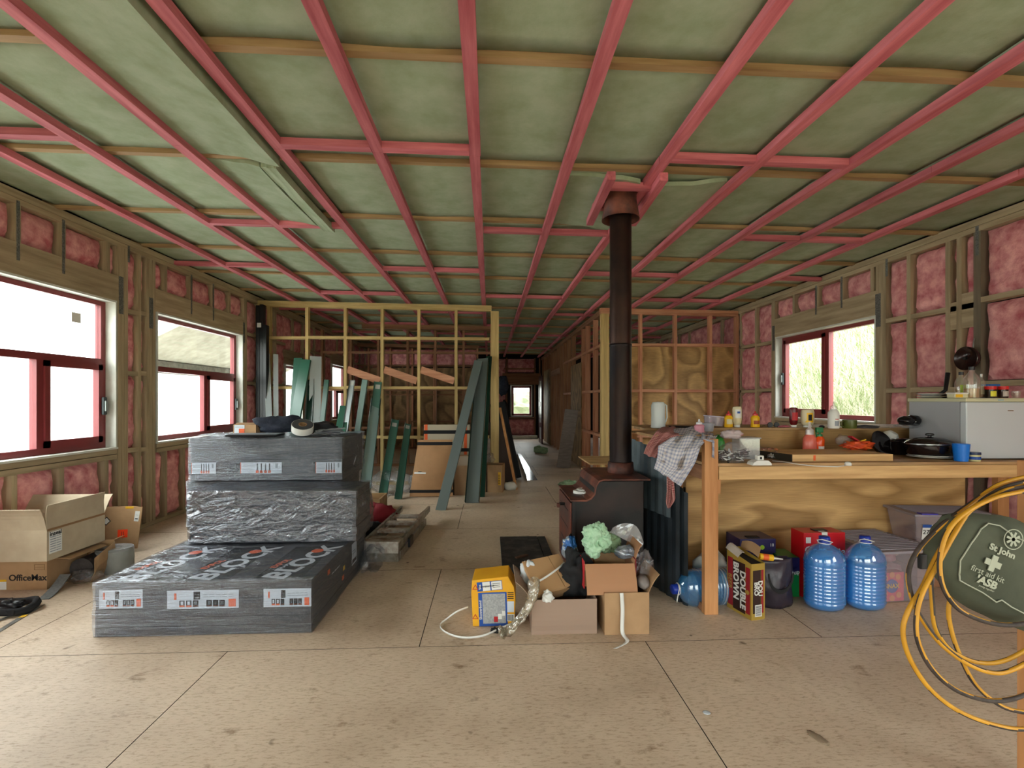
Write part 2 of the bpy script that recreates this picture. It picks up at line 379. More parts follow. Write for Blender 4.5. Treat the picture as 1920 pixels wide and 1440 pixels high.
def side_window(n, c, inw, y0, y1, z0, z1, transom=None, mull=None, sash=1, th=0.15, latch=True, sticker=None, fr=0.055):
    """window in a side wall (plane x=c); liner y0..y1,z0..z1; frame set to the outside"""
    root = bpy.data.objects.new('window_%d' % n, None); C.objects.link(root); root.location = (c, (y0+y1)/2, z0); root['kind'] = 'structure'
    off = Matrix.Translation(-root.location)
    def B(name, ya, yb, za, zb_, d0, d1, m):
        xa, xb = c-inw*d0, c-inw*d1
        o = MB().box(min(xa, xb), max(xa, xb), ya, yb, za, zb_).build(name, m, root); o.matrix_parent_inverse = off; return o
    t = 0.018
    B('window_lining', y0, y1, z0, z0+t, -0.012, th-.005, WHITE); B('window_lining', y0, y1, z1-t, z1, -0.002, th-.005, WHITE)
    B('window_lining', y0, y0+t, z0+t, z1-t, -0.002, th-.005, WHITE); B('window_lining', y1-t, y1, z0+t, z1-t, -0.002, th-.005, WHITE)
    d0, d1 = th-0.055, th
    a0, a1, b0, b1 = y0+t, y1-t, z0+t, z1-t
    for (p, q, r, s_) in ((a0, a1, b0, b0+fr), (a0, a1, b1-fr*.8, b1), (a0, a0+fr, b0+fr, b1-fr*.8), (a1-fr, a1, b0+fr, b1-fr*.8)): B('window_frame', p, q, r, s_, d0, d1, REDFR)
    zt = transom if transom else b1-fr*.8
    if transom: B('transom', a0+fr, a1-fr, zt-.03, zt+.03, d0-.004, d1, REDFR)
    if mull:
        B('mullion', mull-.03, mull+.03, b0+fr, zt-(.03 if transom else 0), d0-.004, d1, REDFR)
        s0, s1 = (mull+.03, a1-fr) if sash > 0 else (a0+fr, mull-.03); zs1 = zt-(.03 if transom else 0); zs0 = b0+fr; w = 0.05
        for (p, q, r, s_) in ((s0, s1, zs0, zs0+w*1.2), (s0, s1, zs1-w, zs1), (s0, s0+w, zs0, zs1), (s1-w, s1, zs0, zs1)): B('sash', p, q, r, s_, d0-.02, d1-.02, REDFR)
        if latch:
            yl = s1-0.005 if sash > 0 else s0+0.005; zl = zs0+(zs1-zs0)*0.47
            o = MB().box(-.013, .013, -.022, .022, -.085, .085).build('window_latch', mat('latch_grey', '3E484A', 0.4), root, bevel=.008); o.matrix_parent_inverse = off; o.location = (c-inw*(d0-.035), yl, zl)
            o2 = MB().box(-.01, .01, -.012, .012, -.05, .05).build('latch_lever', mat('latch_lever', '9AA4A4', 0.35, 0.5), o, bevel=.004); o2.location = (inw*0.014, 0, 0)
    B('pane', a0+fr, a1-fr, b0+fr, b1-fr*.8, th-.03, th-.024, GLASS)
    if sticker:
        y, z, w, h = sticker; B('paper_sticker', y-w/2, y+w/2, z-h/2, z+h/2, th-.032, th-.031, mat('sticker_paper', 'DDDDD5', 0.8))
    return root

def zt_(x): return zb(x)+0.055
# LEFT WALL
WL = Wall('wall_left', 'x', XL, 1, PINE)
def Yl(px): return PX(px, 750, XL)[1]
def Yr(px): return PX(px, 750, XR)[1]
top = zt_(XL)
w1 = (2.3, Yl(219.5), 0.872, 2.318); w2 = (Yl(294), Yl(456), 0.872, 2.318)
segsY = [YB-.1, 0.55]
# backing sheet with window openings
LW = [(-1.6, 0.4, 0.30, 2.318), w1, w2, (Yl(521.5), Yl(546), .95, 1.9), (Yl(611), Yl(640), .95, 1.98)]
LW[3] = (8.75, 9.55, 0.872, 2.0); LW[4] = (11.3, 12.5, 0.872, 2.2)
def backing(W, lims, wins, ztop, th=0.15):
    ys_ = [lims[0]]
    for (a, b, z0, z1) in wins:
        W.bx('wall_lining', ys_[-1], a, -.02, ztop, BLACKP, th=0.012, push=th-.012)
        W.bx('wall_lining', a, b, -.02, z0, BLACKP, th=0.012, push=th-.012); W.bx('wall_lining', a, b, z1, ztop, BLACKP, th=0.012, push=th-.012)
        ys_.append(b)
    W.bx('wall_lining', ys_[-1], lims[1], -.02, ztop, BLACKP, th=0.012, push=th-.012)
backing(WL, (YB-.1, YE+.1), LW, top+.15)
WL.hor(YB, YE, top-.03, .06, 'top_plate', push=-.004); WL.hor(YB, YE, top-.085, .045, 'top_plate'); WL.hor(YB, YE, .0235, .045, 'bottom_plate')
plt = top-.1075; plb = .046
def fill(W, yA, yB_, studs, zlo, zhi, nogs=(), w=0.045, dep=0.02):
    """bays between yA..yB_ split by studs (centres) and nogs"""
    ed = [yA]
    for q in studs: W.stud(q, zlo, zhi); ed += [q-w/2, q+w/2]
    ed.append(yB_)
    for k in range(0, len(ed), 2):
        a, b = ed[k], ed[k+1]
        if b-a < 0.035: continue
        zz = [zlo]
        for z in nogs:
            if zlo+.1 < z < zhi-.1: W.hor(a, b, z+R.uniform(-.01, .01)); zz += [z-.022, z+.022]
        zz.append(zhi)
        for j in range(0, len(zz), 2): W.ins(a, b, zz[j]+.004, zz[j+1]-.004, dep)
def winbay(W, w, cripA, cripB, lint=0.25, jack=0.09):
    a, b, z0, z1 = w
    W.bx('lintel', a-.02, b+.02, z1+.001, z1+lint, W.w[1], push=-.001)
    W.hor(a, b, z0-.024, .045, 'sill_trimmer'); W.hor(a, b, z0-.075, .045, 'sill_trimmer')
    fill(W, a, b, cripA, z1+lint+.001, plt); fill(W, a, b, cripB, plb, z0-.099)
for (a, b, z0, z1) in LW[:1]:
    winbay(WL, LW[0], [-1.2, -.6, 0], [-1.2, -.6, 0]); 
fill(WL, YB, -1.6, [-2.1], plb, plt, (.8, 1.6)); fill(WL, .4, w1[0], [.45, 1.1, 1.8, 2.25], plb, plt, (.8, 1.6, 2.35))
yy = [PX(q, 450, XL)[1] for q in (34, 119, 203)]
yb = [PX(q, 900, XL)[1] for q in (27, 116, 200)]
winbay(WL, w1, [2.7]+yy, [2.7]+yb)
for q in (yy[0], yy[1]): WL.strap(q, 2.43, plt+.03)
# between the two windows
j0, j1 = w1[1], w2[0]
for k, q in enumerate((Yl(224), Yl(230.5), Yl(237))): WL.stud(q, plb, plt, 0.043)
jA = Yl(240)
WL.strap(Yl(227), 2.2, 2.57, .06); WL.strap(Yl(283.5), 2.12, 2.45, .06); WL.strap(Yl(241.5), plt-.12, plt+.06)
yA = Yl(262); yB2 = Yl(276); 
fill(WL, Yl(240), Yl(274.5), [yA], plb, plt, (.83, 1.62, 2.25))
for q in (Yl(277), Yl(283), Yl(289)): WL.stud(q, plb, plt, 0.043)
winbay(WL, w2, [PX(q, 500, XL)[1] for q in (311, 359, 400, 431)], [PX(q, 880, XL)[1] for q in (311, 345, 400)])
for q in (359, 400): WL.strap(PX(q, 520, XL)[1], 2.40, plt+.02)
WL.strap(Yl(457.5), 2.2, 2.5, .05)
ysd = Yl(459)
WL.stud(ysd+.02, plb, plt, .09)
fill(WL, ysd+.07, LW[3][0], [YP+.05, YP+.65], plb, plt, (.8, 1.6, 2.35))
winbay(WL, LW[3], [9.1], [9.1])
fill(WL, LW[3][1], LW[4][0], [9.6, 10.2, 10.8], plb, plt, (.8, 1.6, 2.35)); winbay(WL, LW[4], [11.7, 12.2], [11.9])
fill(WL, LW[4][1], YE, [12.55, 13.1, 13.7, 14.3, 15.1, 15.9], plb, plt, (.8, 1.6, 2.35))
side_window(1, XL, 1, *w1, transom=1.715, mull=PX(68, 750, XL-.12)[1], sash=1, sticker=(4.55, 2.1, .1, .09))
side_window(2, XL, 1, *w2, transom=1.70, mull=PX(381, 700, XL-.12)[1], sash=1)
side_window(3, XL, 1, *LW[3], transom=1.6, latch=False); side_window(4, XL, 1, *LW[4], transom=1.6, mull=11.9, latch=False)
side_window(5, XL, 1, *LW[0], mull=-.2, latch=False)

# RIGHT WALL
WR = Wall('wall_right', 'x', XR, -1, PINE)
top = zt_(XR); plt = top-.1075
rw = (Yr(1642.5), Yr(1453.5), 1.10, 2.25)
rw = (4.905, 6.70, 1.10, 2.25)
RW = [(-1.7, 0.6, 0.5, 2.2), rw, (9.2, 10.2, 1.1, 2.2)]  # first opening is out of view, added to brighten the right side
backing(WR, (YB-.1, YE+.1), RW, top+.15)
WR.hor(YB, YE, top-.03, .06, 'top_plate', push=-.004); WR.hor(YB, YE, top-.085, .045, 'top_plate'); WR.hor(YB, YE, .0235, .045, 'bottom_plate')
def Yrr(px, py=700): return PX(px, py, XR)[1]
sr = sorted([Yrr(1664.5), Yrr(1703.5), Yrr(1777), Yrr(1798), Yrr(1832)])
winbay(WR, RW[0], [-1.2, -.6, 0], [-1.2, -.6, 0]); fill(WR, YB, -1.7, [-2.1], plb, plt, (.8, 1.6)); fill(WR, .6, sr[0]-.03, [.65, 1.3, 1.9, 2.45, 2.9], plb, plt, (.86, 1.49, 2.18))
WR.stud(sr[0], plb, plt, .06, m=wood('grey_stud', '655C4E', '7E7462')[2]); WR.strap(sr[0], plt-.2, plt+.05)
fill(WR, sr[0]+.03, rw[0]-.13, sr[1:4], plb, plt, (.86, 1.45, 2.16))
WR.hor(sr[0]+.03, sr[1]-.024, 2.12, .30, 'packer'); WR.hor(sr[1]+.024, sr[2]-.024, 2.09, .24, 'packer')
for q in (.022, .066, .11): WR.stud(rw[0]-q, plb, plt, .043)
WR.strap(rw[0]-.03, 2.12, 2.47, .07); WR.strap(rw[0]-.14, plt-.14, plt+.04); WR.strap(rw[1]+.04, 2.06, 2.42, .06)
winbay(WR, rw, [PX(q, 550, XR)[1] for q in (1635, 1578, 1532, 1488)], [5.3, 5.8, 6.3], lint=.26)
for q in (1578, 1530): WR.strap(PX(q, 545, XR)[1], 2.42, plt+.02)
for q in (.025, .07): WR.stud(rw[1]+q, plb, plt, .043)
fill(WR, rw[1]+.095, YP-.03, [PX(1417, 700, XR)[1]], plb, plt, (.86, 1.49, 2.2))
WR.stud(YP-.06, plb, plt, .045)
fill(WR, YP+.1, RW[2][0], [YP+.6], plb, plt, (.8, 1.6, 2.2)); winbay(WR, RW[2], [9.7], [9.7])
fill(WR, RW[2][1], YE, [10.25, 10.8, 11.4, 12.0, 12.6, 13.2, 13.8, 14.4, 15.0, 15.6], plb, plt, (.8, 1.6, 2.2))
side_window(6, XR, -1, *rw, mull=PX(1555, 700, XR+.12)[1], sash=1)
side_window(7, XR, -1, *RW[2], latch=False); side_window(8, XR, -1, *RW[0], mull=-.5, latch=False)  # the last window is unseen, there only to light the right side
# wall behind the camera: unseen, with glazed openings added to let daylight in
PLYW = ply('pale_plywood', 'A8875A', 'C9A878', (.8, 1, 1), 2.5)
WB_ = Wall('wall_back', 'y', YB, 1, PINE)
GZ = ((-3.1, -.9), (.6, 3.3))
for (a, b2) in ((XL, -3.1), (-.9, .6), (3.3, XR)): WB_.bx('wall_lining', a, b2, 0, 3.1, PLYW, th=.15)
for (a, b2) in GZ:
    WB_.bx('lintel', a, b2, 2.1, 3.1, PINE[0], th=.15); WB_.stud((a+b2)/2, 0, 2.1, .07)
    gl = MB().box(a, b2, YB-.1, YB-.094, 0, 2.1).build('pane', GLASS, WB_.root); gl.matrix_parent_inverse = WB_.off

# PARTITIONS across the room
def plates(W, a0, a1, zf, dbl=True):
    """top plates that follow the ceiling fall (zf(x) = underside of batten)"""
    b = MB(); y = W.c+.045
    b.beam((a0, y, zf(a0)-.022), (a1, y, zf(a1)-.022), .09, .044); o = b.build('top_plate', W.w[0], W.root); o.matrix_parent_inverse = W.off
    b = MB(); b.beam((a0, y, zf(a0)-.068), (a1, y, zf(a1)-.068), .09, .044); o = b.build('top_plate', W.w[0], W.root); o.matrix_parent_inverse = W.off
    W.hor(a0, a1, .0235, .045, 'bottom_plate')
PL = Wall('wall_partition_left', 'y', YP, -1, YPINE)
plates(PL, XL, .03, zb)
xs = [XY(q, YP) for q in (503, 575, 647, 716, 785, 855)]
for x in xs: PL.stud(x, plb, zb(x)-.09)
ed = [XL]+xs+[XY(920, YP)]
for a, b in zip(ed, ed[1:]):
    for z in (2.335, 1.547, .758): PL.hor(a+.0225, b-.0225, z+R.uniform(-.006, .006))
for q in (.022, .066, .11): PL.stud(XY(920, YP)+q, 0.046, zb(0)-.09, .043)
# braces of raw timber resting in the bays
for k, (a, b) in enumerate(((2, 3), (3, 4), (4, 5))):
    x0, x1 = xs[a]+.03, xs[b]-.03
    o = MB().beam((x0, YP+.03, 1.835), (x1, YP+.02, 1.655), .035, .115).build('timber_offcut', RPINE[0]); 
    tag(o, 'short raw pink timber plank slanting down across the %s bay of the left stud partition' % ('third', 'fourth', 'fifth')[k], 'timber', 'slanting planks in the stud partition')
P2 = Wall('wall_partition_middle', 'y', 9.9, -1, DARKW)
plates(P2, -2.6, .03, zb)
for px in (603, 657, 709, 764, 816, 869, 921): P2.stud(XY(px, 9.9), plb, zb(0)-.09)
e2 = [XY(q, 9.9) for q in (603, 657, 709, 764, 816, 869, 921)]
for a, b in zip(e2, e2[1:]):
    for z in (2.32, 1.56, .78): P2.hor(a+.022, b-.022, z)
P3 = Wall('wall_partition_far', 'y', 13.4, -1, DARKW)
plates(P3, XL, -.3, zb)
PLYD = ply('aged_plywood', '6E5638', 'A38258', (1.2, 1, .9))
for k in range(6): P3.stud(XL+.3+.6*k, plb, zb(0)-.09, m=RPINE[2])
for z in (2.3, 1.5, .75): P3.hor(XL, -.3, z)
P3.bx('plywood_lining', XL, -2.1, 0, 2.25, PLYD, th=.012, push=.09); P3.bx('plywood_lining', -2.09, -.3, 0, 2.25, PLYD, th=.012, push=.09)
for k in range(5): P3.ins(XL+.33+.6*k, XL+.87+.6*k, 2.33, 2.75)
P3.bx('door_sill_board', -.3, -.28, 0, 2.2, PLYD, th=.09)
# right partition
PR = Wall('wall_partition_right', 'y', YP, -1, RPINE)
plates(PR, 1.80, XR, zb)
xr = [XY(q, YP) for q in (1202, 1267, 1333, 1383)]
for x in xr: PR.stud(x, plb, zb(x)-.09)
for q in (.022, .066, .11): PR.stud(XY(1127, YP)+q, plb, zb(2)-.09, .043, m=YPINE[2])
x0_ = XY(1140, YP)
for a, b in zip([x0_]+xr[:-1], xr):
    for z in (2.25, 1.50, .76): PR.hor(a+.0225, b-.0225, z)
PLYB = ply('brown_plywood', '8A6A40', 'BE9A63', (1.0, 1, .8), 3.2)
cuts = [x0_, xr[1], xr[2], XR]
for a, b in zip(cuts, cuts[1:]): PR.bx('plywood_lining', a+.003, b-.003, .02, 2.235, PLYB, th=.012, push=.09)
# corridor wall on the right of the passage
PC = Wall('wall_corridor', 'x', x0_-.1, -1, RPINE)
xc = x0_-.1
b = MB(); b.beam((xc+.045, YP+.09, zb(xc)-.022), (xc+.045, YE, zb(xc)-.022), .09, .044); o = b.build('top_plate', DARKW[1], PC.root); o.matrix_parent_inverse = PC.off
b = MB(); b.beam((xc+.045, YP+.09, zb(xc)-.068), (xc+.045, YE, zb(xc)-.068), .09, .044); o = b.build('top_plate', DARKW[1], PC.root); o.matrix_parent_inverse = PC.off
def Yc(px): return PX(px, 700, xc)[1]
cs = [Yc(q) for q in (1112, 1098)]+[Yc(1091)+.05]
y9 = Yc(1072); 
while y9 < YE: cs.append(y9); y9 += .6
for k, y in enumerate(cs): PC.stud(y, 0.046 if k < 6 else 0.0, zb(xc)-.09, m=RPINE[2] if k < 3 else DARKW[2])
for a, b in zip([YP+.09]+cs, cs[:6]):
    for z in (2.25, 1.50, .76): PC.hor(a+.022, b-.022, z)
PC.bx('bottom_plate', YP+.09, cs[5], 0, .045, DARKW[1])
PC.bx('plywood_lining', Yc(1091), Yc(1071), .02, 2.1, PLYD, th=.012, push=-.012)
PC.bx('lintel', cs[6], cs[9], 2.05, 2.2, DARKW[1]); PC.bx('plywood_lining', cs[9], cs[12], 0, 2.3, PLYD, th=.012, push=-.012)
# end wall with its window and the raised sill
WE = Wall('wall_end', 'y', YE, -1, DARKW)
ex0, ex1 = XY(958, YE), XY(998, YE); ez0, ez1 = CAMH-(781-750)*YE/900*1.0, CAMH+(750-722)*YE/900
WE.bx('wall_lining', XL, ex0, 0, 3, BLACKP, th=.012, push=.13); WE.bx('wall_lining', ex1, XR, 0, 3, BLACKP, th=.012, push=.13)
WE.bx('wall_lining', ex0, ex1, 0, ez0, BLACKP, th=.012, push=.13); WE.bx('wall_lining', ex0, ex1, ez1, 3, BLACKP, th=.012, push=.13)
for x in [XL+.6*k for k in range(6)]+[XY(950, YE), XY(1003, YE), XY(1012, YE)]: WE.stud(x, 0, zb(x)-.02)
WE.bx('lintel', ex0-.3, ex1+.3, ez1+.02, ez1+.42, DARKW[0], th=.1, push=-.003)
WE.ins(XY(930, YE), XY(948, YE), .1, 2.8); WE.ins(XY(952, YE), XY(1002, YE), .1, ez0-.1); WE.ins(XY(952, YE), XY(1002, YE), ez1+.45, 2.8)
for z in (2.45, ez0-.05): WE.hor(XY(945, YE), XY(1005, YE), z)
WE.bx('sill_board', XY(950, YE), XY(1006, YE), 0, .11, WHITE, th=.3, push=-.35)
wr = bpy.data.objects.new('window_9', None); C.objects.link(wr); wr.location = ((ex0+ex1)/2, YE, ez0); wr['kind'] = 'structure'; bpy.context.view_layer.update(); wo = wr.matrix_world.inverted()
def EB(nm, a, b, c, d, y0, y1, m):
    o = MB().box(a, b, YE+y0, YE+y1, c, d).build(nm, m, wr); o.matrix_parent_inverse = Matrix.Translation(-wr.location)
for (a, b, c, d) in ((ex0, ex1, ez0, ez0+.03), (ex0, ex1, ez1-.03, ez1), (ex0, ex0+.03, ez0, ez1), (ex1-.03, ex1, ez0, ez1)): EB('window_lining', a, b, c, d, -.01, .12, WHITE)
for (a, b, c, d) in ((ex0+.03, ex1-.03, ez0+.03, ez0+.1), (ex0+.03, ex1-.03, ez1-.1, ez1-.03), (ex0+.03, ex0+.1, ez0+.03, ez1-.03), (ex1-.1, ex1-.03, ez0+.03, ez1-.03)): EB('window_frame', a, b, c, d, .06, .12, REDFR)
EB('pane', ex0+.1, ex1-.1, ez0+.1, ez1-.1, .1, .106, GLASS)
# far panelled door, ajar against the corridor wall
dr = bpy.data.objects.new('door_1', None); C.objects.link(dr); dr.location = (1.2, 15.6, 0); dr['kind'] = 'structure'
DRED = mat('oxblood_door', '4A2024', 0.4)
dxc = XY(1014, 15.0)
for (a, b) in ((0, .12), (.75, .87)): MB().box(0, .04, a, b, 0, 2.1).build('door_stile', DRED, dr)
for z in (0, .5, 1.15, 1.95): MB().box(0, .04, .12, .75, z, z+.14).build('door_rail', DRED, dr)
for z in (.14, .64, 1.29): MB().box(.015, .022, .12, .75, z, z+(.36, .51, .66)[(.14, .64, 1.29).index(z)]).build('door_pane', mat('obscure_glass', 'C8D0D0', 0.35), dr)
dr.location = (dxc-.02, 14.6, 0)

# daylight outside: portals at the glazed openings guide the sky light in
def portal(x, y, z, sx_, sy_, rot):
    ld = bpy.data.lights.new('sky_portal', 'AREA'); ld.shape = 'RECTANGLE'; ld.size = sx_; ld.size_y = sy_; ld.cycles.is_portal = True
    lo = bpy.data.objects.new('sky_portal', ld); C.objects.link(lo); lo.location = (x, y, z); lo.rotation_euler = rot
for (a, b, z0, z1) in LW: portal(XL-.2, (a+b)/2, (z0+z1)/2, z1-z0, b-a, (0, -PI/2, 0))
for (a, b, z0, z1) in RW: portal(XR+.2, (a+b)/2, (z0+z1)/2, z1-z0, b-a, (0, PI/2, 0))
for (a, b2) in GZ: portal((a+b2)/2, YB-.25, 1.05, b2-a, 2.1, (PI/2, 0, 0))
portal((ex0+ex1)/2, YE+.2, (ez0+ez1)/2, ex1-ex0, ez1-ez0, (-PI/2, 0, 0))

# ---- loose ceiling insulation, left of the centre battens
def slab(nm, x0, x1, y0, y1, dz0, dz1, th, par=CE):
    def f(top):
        return lambda u, v: (x0+(x1-x0)*u, y0+(y1-y0)*v+.02*fn(u*3, v*2, 5), zb(x0)+dz0+(dz1-dz0)*u**2+(th if top else 0)-.012*math.sin(PI*v)*u+.006*fn(u*3, v*5))
    b = MB(); n = 8; m_ = 16; b.grid(f(0), n, m_); b.grid(f(1), n, m_); K = (n+1)*(m_+1)
    for j in range(m_):
        a = j*(n+1); b.f.append((a, a+K, a+K+n+1, a+n+1)); b.m.append(0); a += n; b.f.append((a, a+n+1, a+K+n+1, a+K)); b.m.append(0)
    for i in range(n): b.f.append((i, i+1, i+1+K, i+K)); b.m.append(0); a = m_*(n+1)+i; b.f.append((a, a+K, a+1+K, a+1)); b.m.append(0)
    return b.build(nm, GINS, par)
slab('loose_insulation', -1.86, -1.36, .6, 3.18, .045, -.03, .10)
slab('loose_insulation', -1.86, -1.52, 3.25, 4.35, .045, .0, .05)
slab('insulation_flap', -1.50, -1.40, 3.22, 4.42, -.01, -.02, .06)
slab('insulation_flap', .55, 1.05, 3.30, 4.22, .045, .0, .03)
slab('insulation_flap', 1.15, 1.68, 3.32, 4.5, -.0, .045, .03)
# ================================================================ OUTSIDE
# grassy bank beyond the right-hand windows
EARTH = mat('bank_earth', '7C7A60', .95, col2='9A9678', scale=3)
def bank(x, y): return -.3+max(0, x-4.9)*.95+.25*fn(x*.6, y*.4)
bk = MB().grid(lambda u, v: (4.6+8*u, 3+20*v, bank(4.6+8*u, 3+20*v)), 24, 40).build('grassy_bank', EARTH, None, smooth=True); bk['kind'] = 'structure'; bk['label'] = 'steep earth bank outside the right window'
b = MB(); rg = random.Random(3); b2v = []; 
for k in range(26000):
    x = 4.9+4.6*rg.random(); y = 5.5+11*rg.random(); z = bank(x, y); L = .35+.5*rg.random(); a = rg.gauss(3.6, .9); dx, dy = math.cos(a), math.sin(a); w = .006+.006*rg.random(); n0 = len(b.v); d2 = rg.uniform(.3, .8)
    for i in range(4):
        t_ = i/3; px = x+dx*L*d2*t_*t_; py = y+dy*L*d2*t_*t_; pz = z+L*(t_*.85-.55*t_*t_*d2); ww = w*(1-t_*.85); b.v += [(px-dy*ww, py+dx*ww, pz), (px+dy*ww, py-dx*ww, pz)]
    for i in range(3): b.f.append((n0+2*i, n0+2*i+1, n0+2*i+3, n0+2*i+2)); b.m.append(0 if k % 5 < 3 else 1)
o = b.build('tussock_grass', [mat('pale_grass', 'DAD6C8', .8), mat('green_grass', '98A67A', .8)], None); tag(o, 'pale windblown grass covering the bank outside the right window', 'grass', kind='stuff')
# lean-to roof outside the second left window
t = thing('lean_to_roof', 'pale lean-to porch roof and beam outside the second left window', 'porch roof', (-6.0, 8.0, 0))
MB().box(-.06, .06, 0, 6, 1.84, 2.06).build('eaves_beam', mat('grey_beam', '6E6A5E', .9, col2='8A8474', scale=12), t)
MB().add([(-.06, 0, 2.02), (2.1, 0, 3.1), (2.1, 6, 3.1), (-.06, 6, 2.02), (-.06, 0, 2.10), (2.1, 0, 3.18), (2.1, 6, 3.18), (-.06, 6, 2.10)], [(0, 3, 2, 1), (4, 5, 6, 7), (0, 1, 5, 4), (1, 2, 6, 5), (2, 3, 7, 6), (3, 0, 4, 7)]).build('roof_sheet', mat('roof_ply', '9C9684', .9, col2='B4AE9C', scale=5), t)
for y in (.1, 5.8): MB().box(-.05, .05, y, y+.1, -.5, 1.84).build('porch_post', PINE[2], t)
gr = MB().box(-30, XL-.3, -12, 34, -.7, -.5).build('ground_left', mat('pale_bounce_ground', 'B4B4AE', .9, col2='C4C4BE', scale=8), None); gr['kind'] = 'structure'  # ground made pale so it bounces light up onto the ceiling
o = blob(1.3, .8, 1.1, .45, 2.4, 40, 3).build('shrub', mat('shrub_leaves', '6A7058', .9, bump=1), None, loc=(1.6, 24, -.6)); tag(o, 'bushy shrub seen through the small window at the end of the passage', 'shrub')
gr = MB().box(-12, 14, -30, YB-.3, -.7, -.5).build('ground_back', EARTH, None); gr['kind'] = 'structure'  # unseen ground, added dark to cut light on the near ceiling
gr = MB().box(-8, 12, YE+.4, 34, -.7, -.5).build('ground_end', EARTH, None); gr['kind'] = 'structure'

# ================================================================ GENERIC BUILDERS FOR THINGS
KRAFT = mat('kraft_cardboard', '9C7B58', 0.8, col2='B08E68', scale=4, sv=(1, 1, 1), rnd=0.05)
KRAFTL = mat('pale_cardboard', 'A89880', 0.8, col2='B8A98F', scale=4)
KRAFTD = mat('cut_cardboard_edge', '8A6A48', 0.9)
BLK = mat('black_plastic', '16171A', 0.4); DBLK = mat('matt_black', '141416', 0.8); WHT = mat('white_plastic', 'DADBD6', 0.4); INK = mat('black_ink', '17171A', 0.7)
ORG = mat('orange_print', 'E2602A', 0.6); PAP = mat('label_paper', 'C9D2DA', 0.6); GREYP = mat('grey_print', '8A929A', 0.6); REDP = mat('red_print', 'B4262C', 0.55); YEL = mat('yellow_print', 'E3B21E', 0.55)
BLUEP = mat('blue_print', '1E4C9A', 0.5); SILV = mat('bare_aluminium', '9A9C98', 0.35, 0.7, col2='6E6C66', scale=12, bump=0.1); FOIL = mat('crumpled_foil', 'C9CCCE', 0.25, 0.9, col2='8C8F92', scale=30, bump=0.9)
TP = Matrix.Translation
def local(o, M): o.matrix_world = M; return o
def carton(label, w, d, h, loc, rz, m=None, flaps=None, open_top=True, name='cardboard_box', cat='box', group=None, fl=None, th=0.004, inner=None, tilt=None):
    """box w(x) d(y) h(z), origin at bottom centre; flaps: dict side->angle from upright (90 = level outwards, 180 = hanging)"""
    m = m or KRAFT; t = thing(name, label, cat, loc, rz, group, rot=(tilt[0], tilt[1], rz) if tilt else None)
    b = MB(); b.box(-w/2, w/2, -d/2, d/2, 0, th); b.box(-w/2, w/2, -d/2, -d/2+th, th, h); b.box(-w/2, w/2, d/2-th, d/2, th, h); b.box(-w/2, -w/2+th, -d/2+th, d/2-th, th, h); b.box(w/2-th, w/2, -d/2+th, d/2-th, th, h)
    if not open_top: b.box(-w/2, w/2, -d/2, d/2, h-th, h)
    b.build('box_body', m, t)
    for side, v in (flaps or {}).items():
        a, L = (v if isinstance(v, tuple) else (v, fl or min(w, d)*.5)); A = math.radians(a)
        L2 = w if side in 'fb' else d; b = MB(); nu = 6
        def q(u, v_, s=side, L=L, L2=L2, A=A):
            cur = A+0.12*v_*v_; oo = L*v_*math.sin(cur); zz = h+L*v_*math.cos(cur); k = (u-.5)*(L2-.004)
            return {'f': (k, -d/2-oo+.002, zz), 'b': (k, d/2+oo-.002, zz), 'l': (-w/2-oo+.002, k, zz), 'r': (w/2+oo-.002, k, zz)}[s]
        b.grid(q, 1, nu).build('flap', m, t, solid=th)
    return t
def lump(name, label, cat, loc, r, m, amp=.3, freq=2.2, seed=1.0, rz=0, n=26, group=None, flat=0.7, smooth=True, parent=None):
    o = blob(*r, amp, freq, n, seed, flat).build(name, m, parent, smooth=smooth, loc=loc, rot=(0, 0, rz))
    if parent is None: tag(o, label, cat, group)
    return o
def gp(px, py, z, off=(0, 0)):
    p = PZ(px, py, z); return (p[0]+off[0], p[1]+off[1], z)
def bm(px, py, z):
    """metres per pixel at a base point"""
    p = PZ(px, py, z); return (p[1]*math.cos(YAW)+p[0]*math.sin(YAW))/FP
def lathing(name, label, cat, loc, parts, group=None, rz=0, sx=1, sy=1, rot=None, n=24):
    """parts: list of (part name, profile, material)"""
    t = thing(name, label, cat, loc, rz, group, rot=rot)
    for nm, prof, m in parts: 
        o = MB().lathe(prof, n, sx=sx, sy=sy).build(nm, m, t, smooth=True); md = o.modifiers.new('es', 'EDGE_SPLIT'); md.split_angle = 0.7
    return t
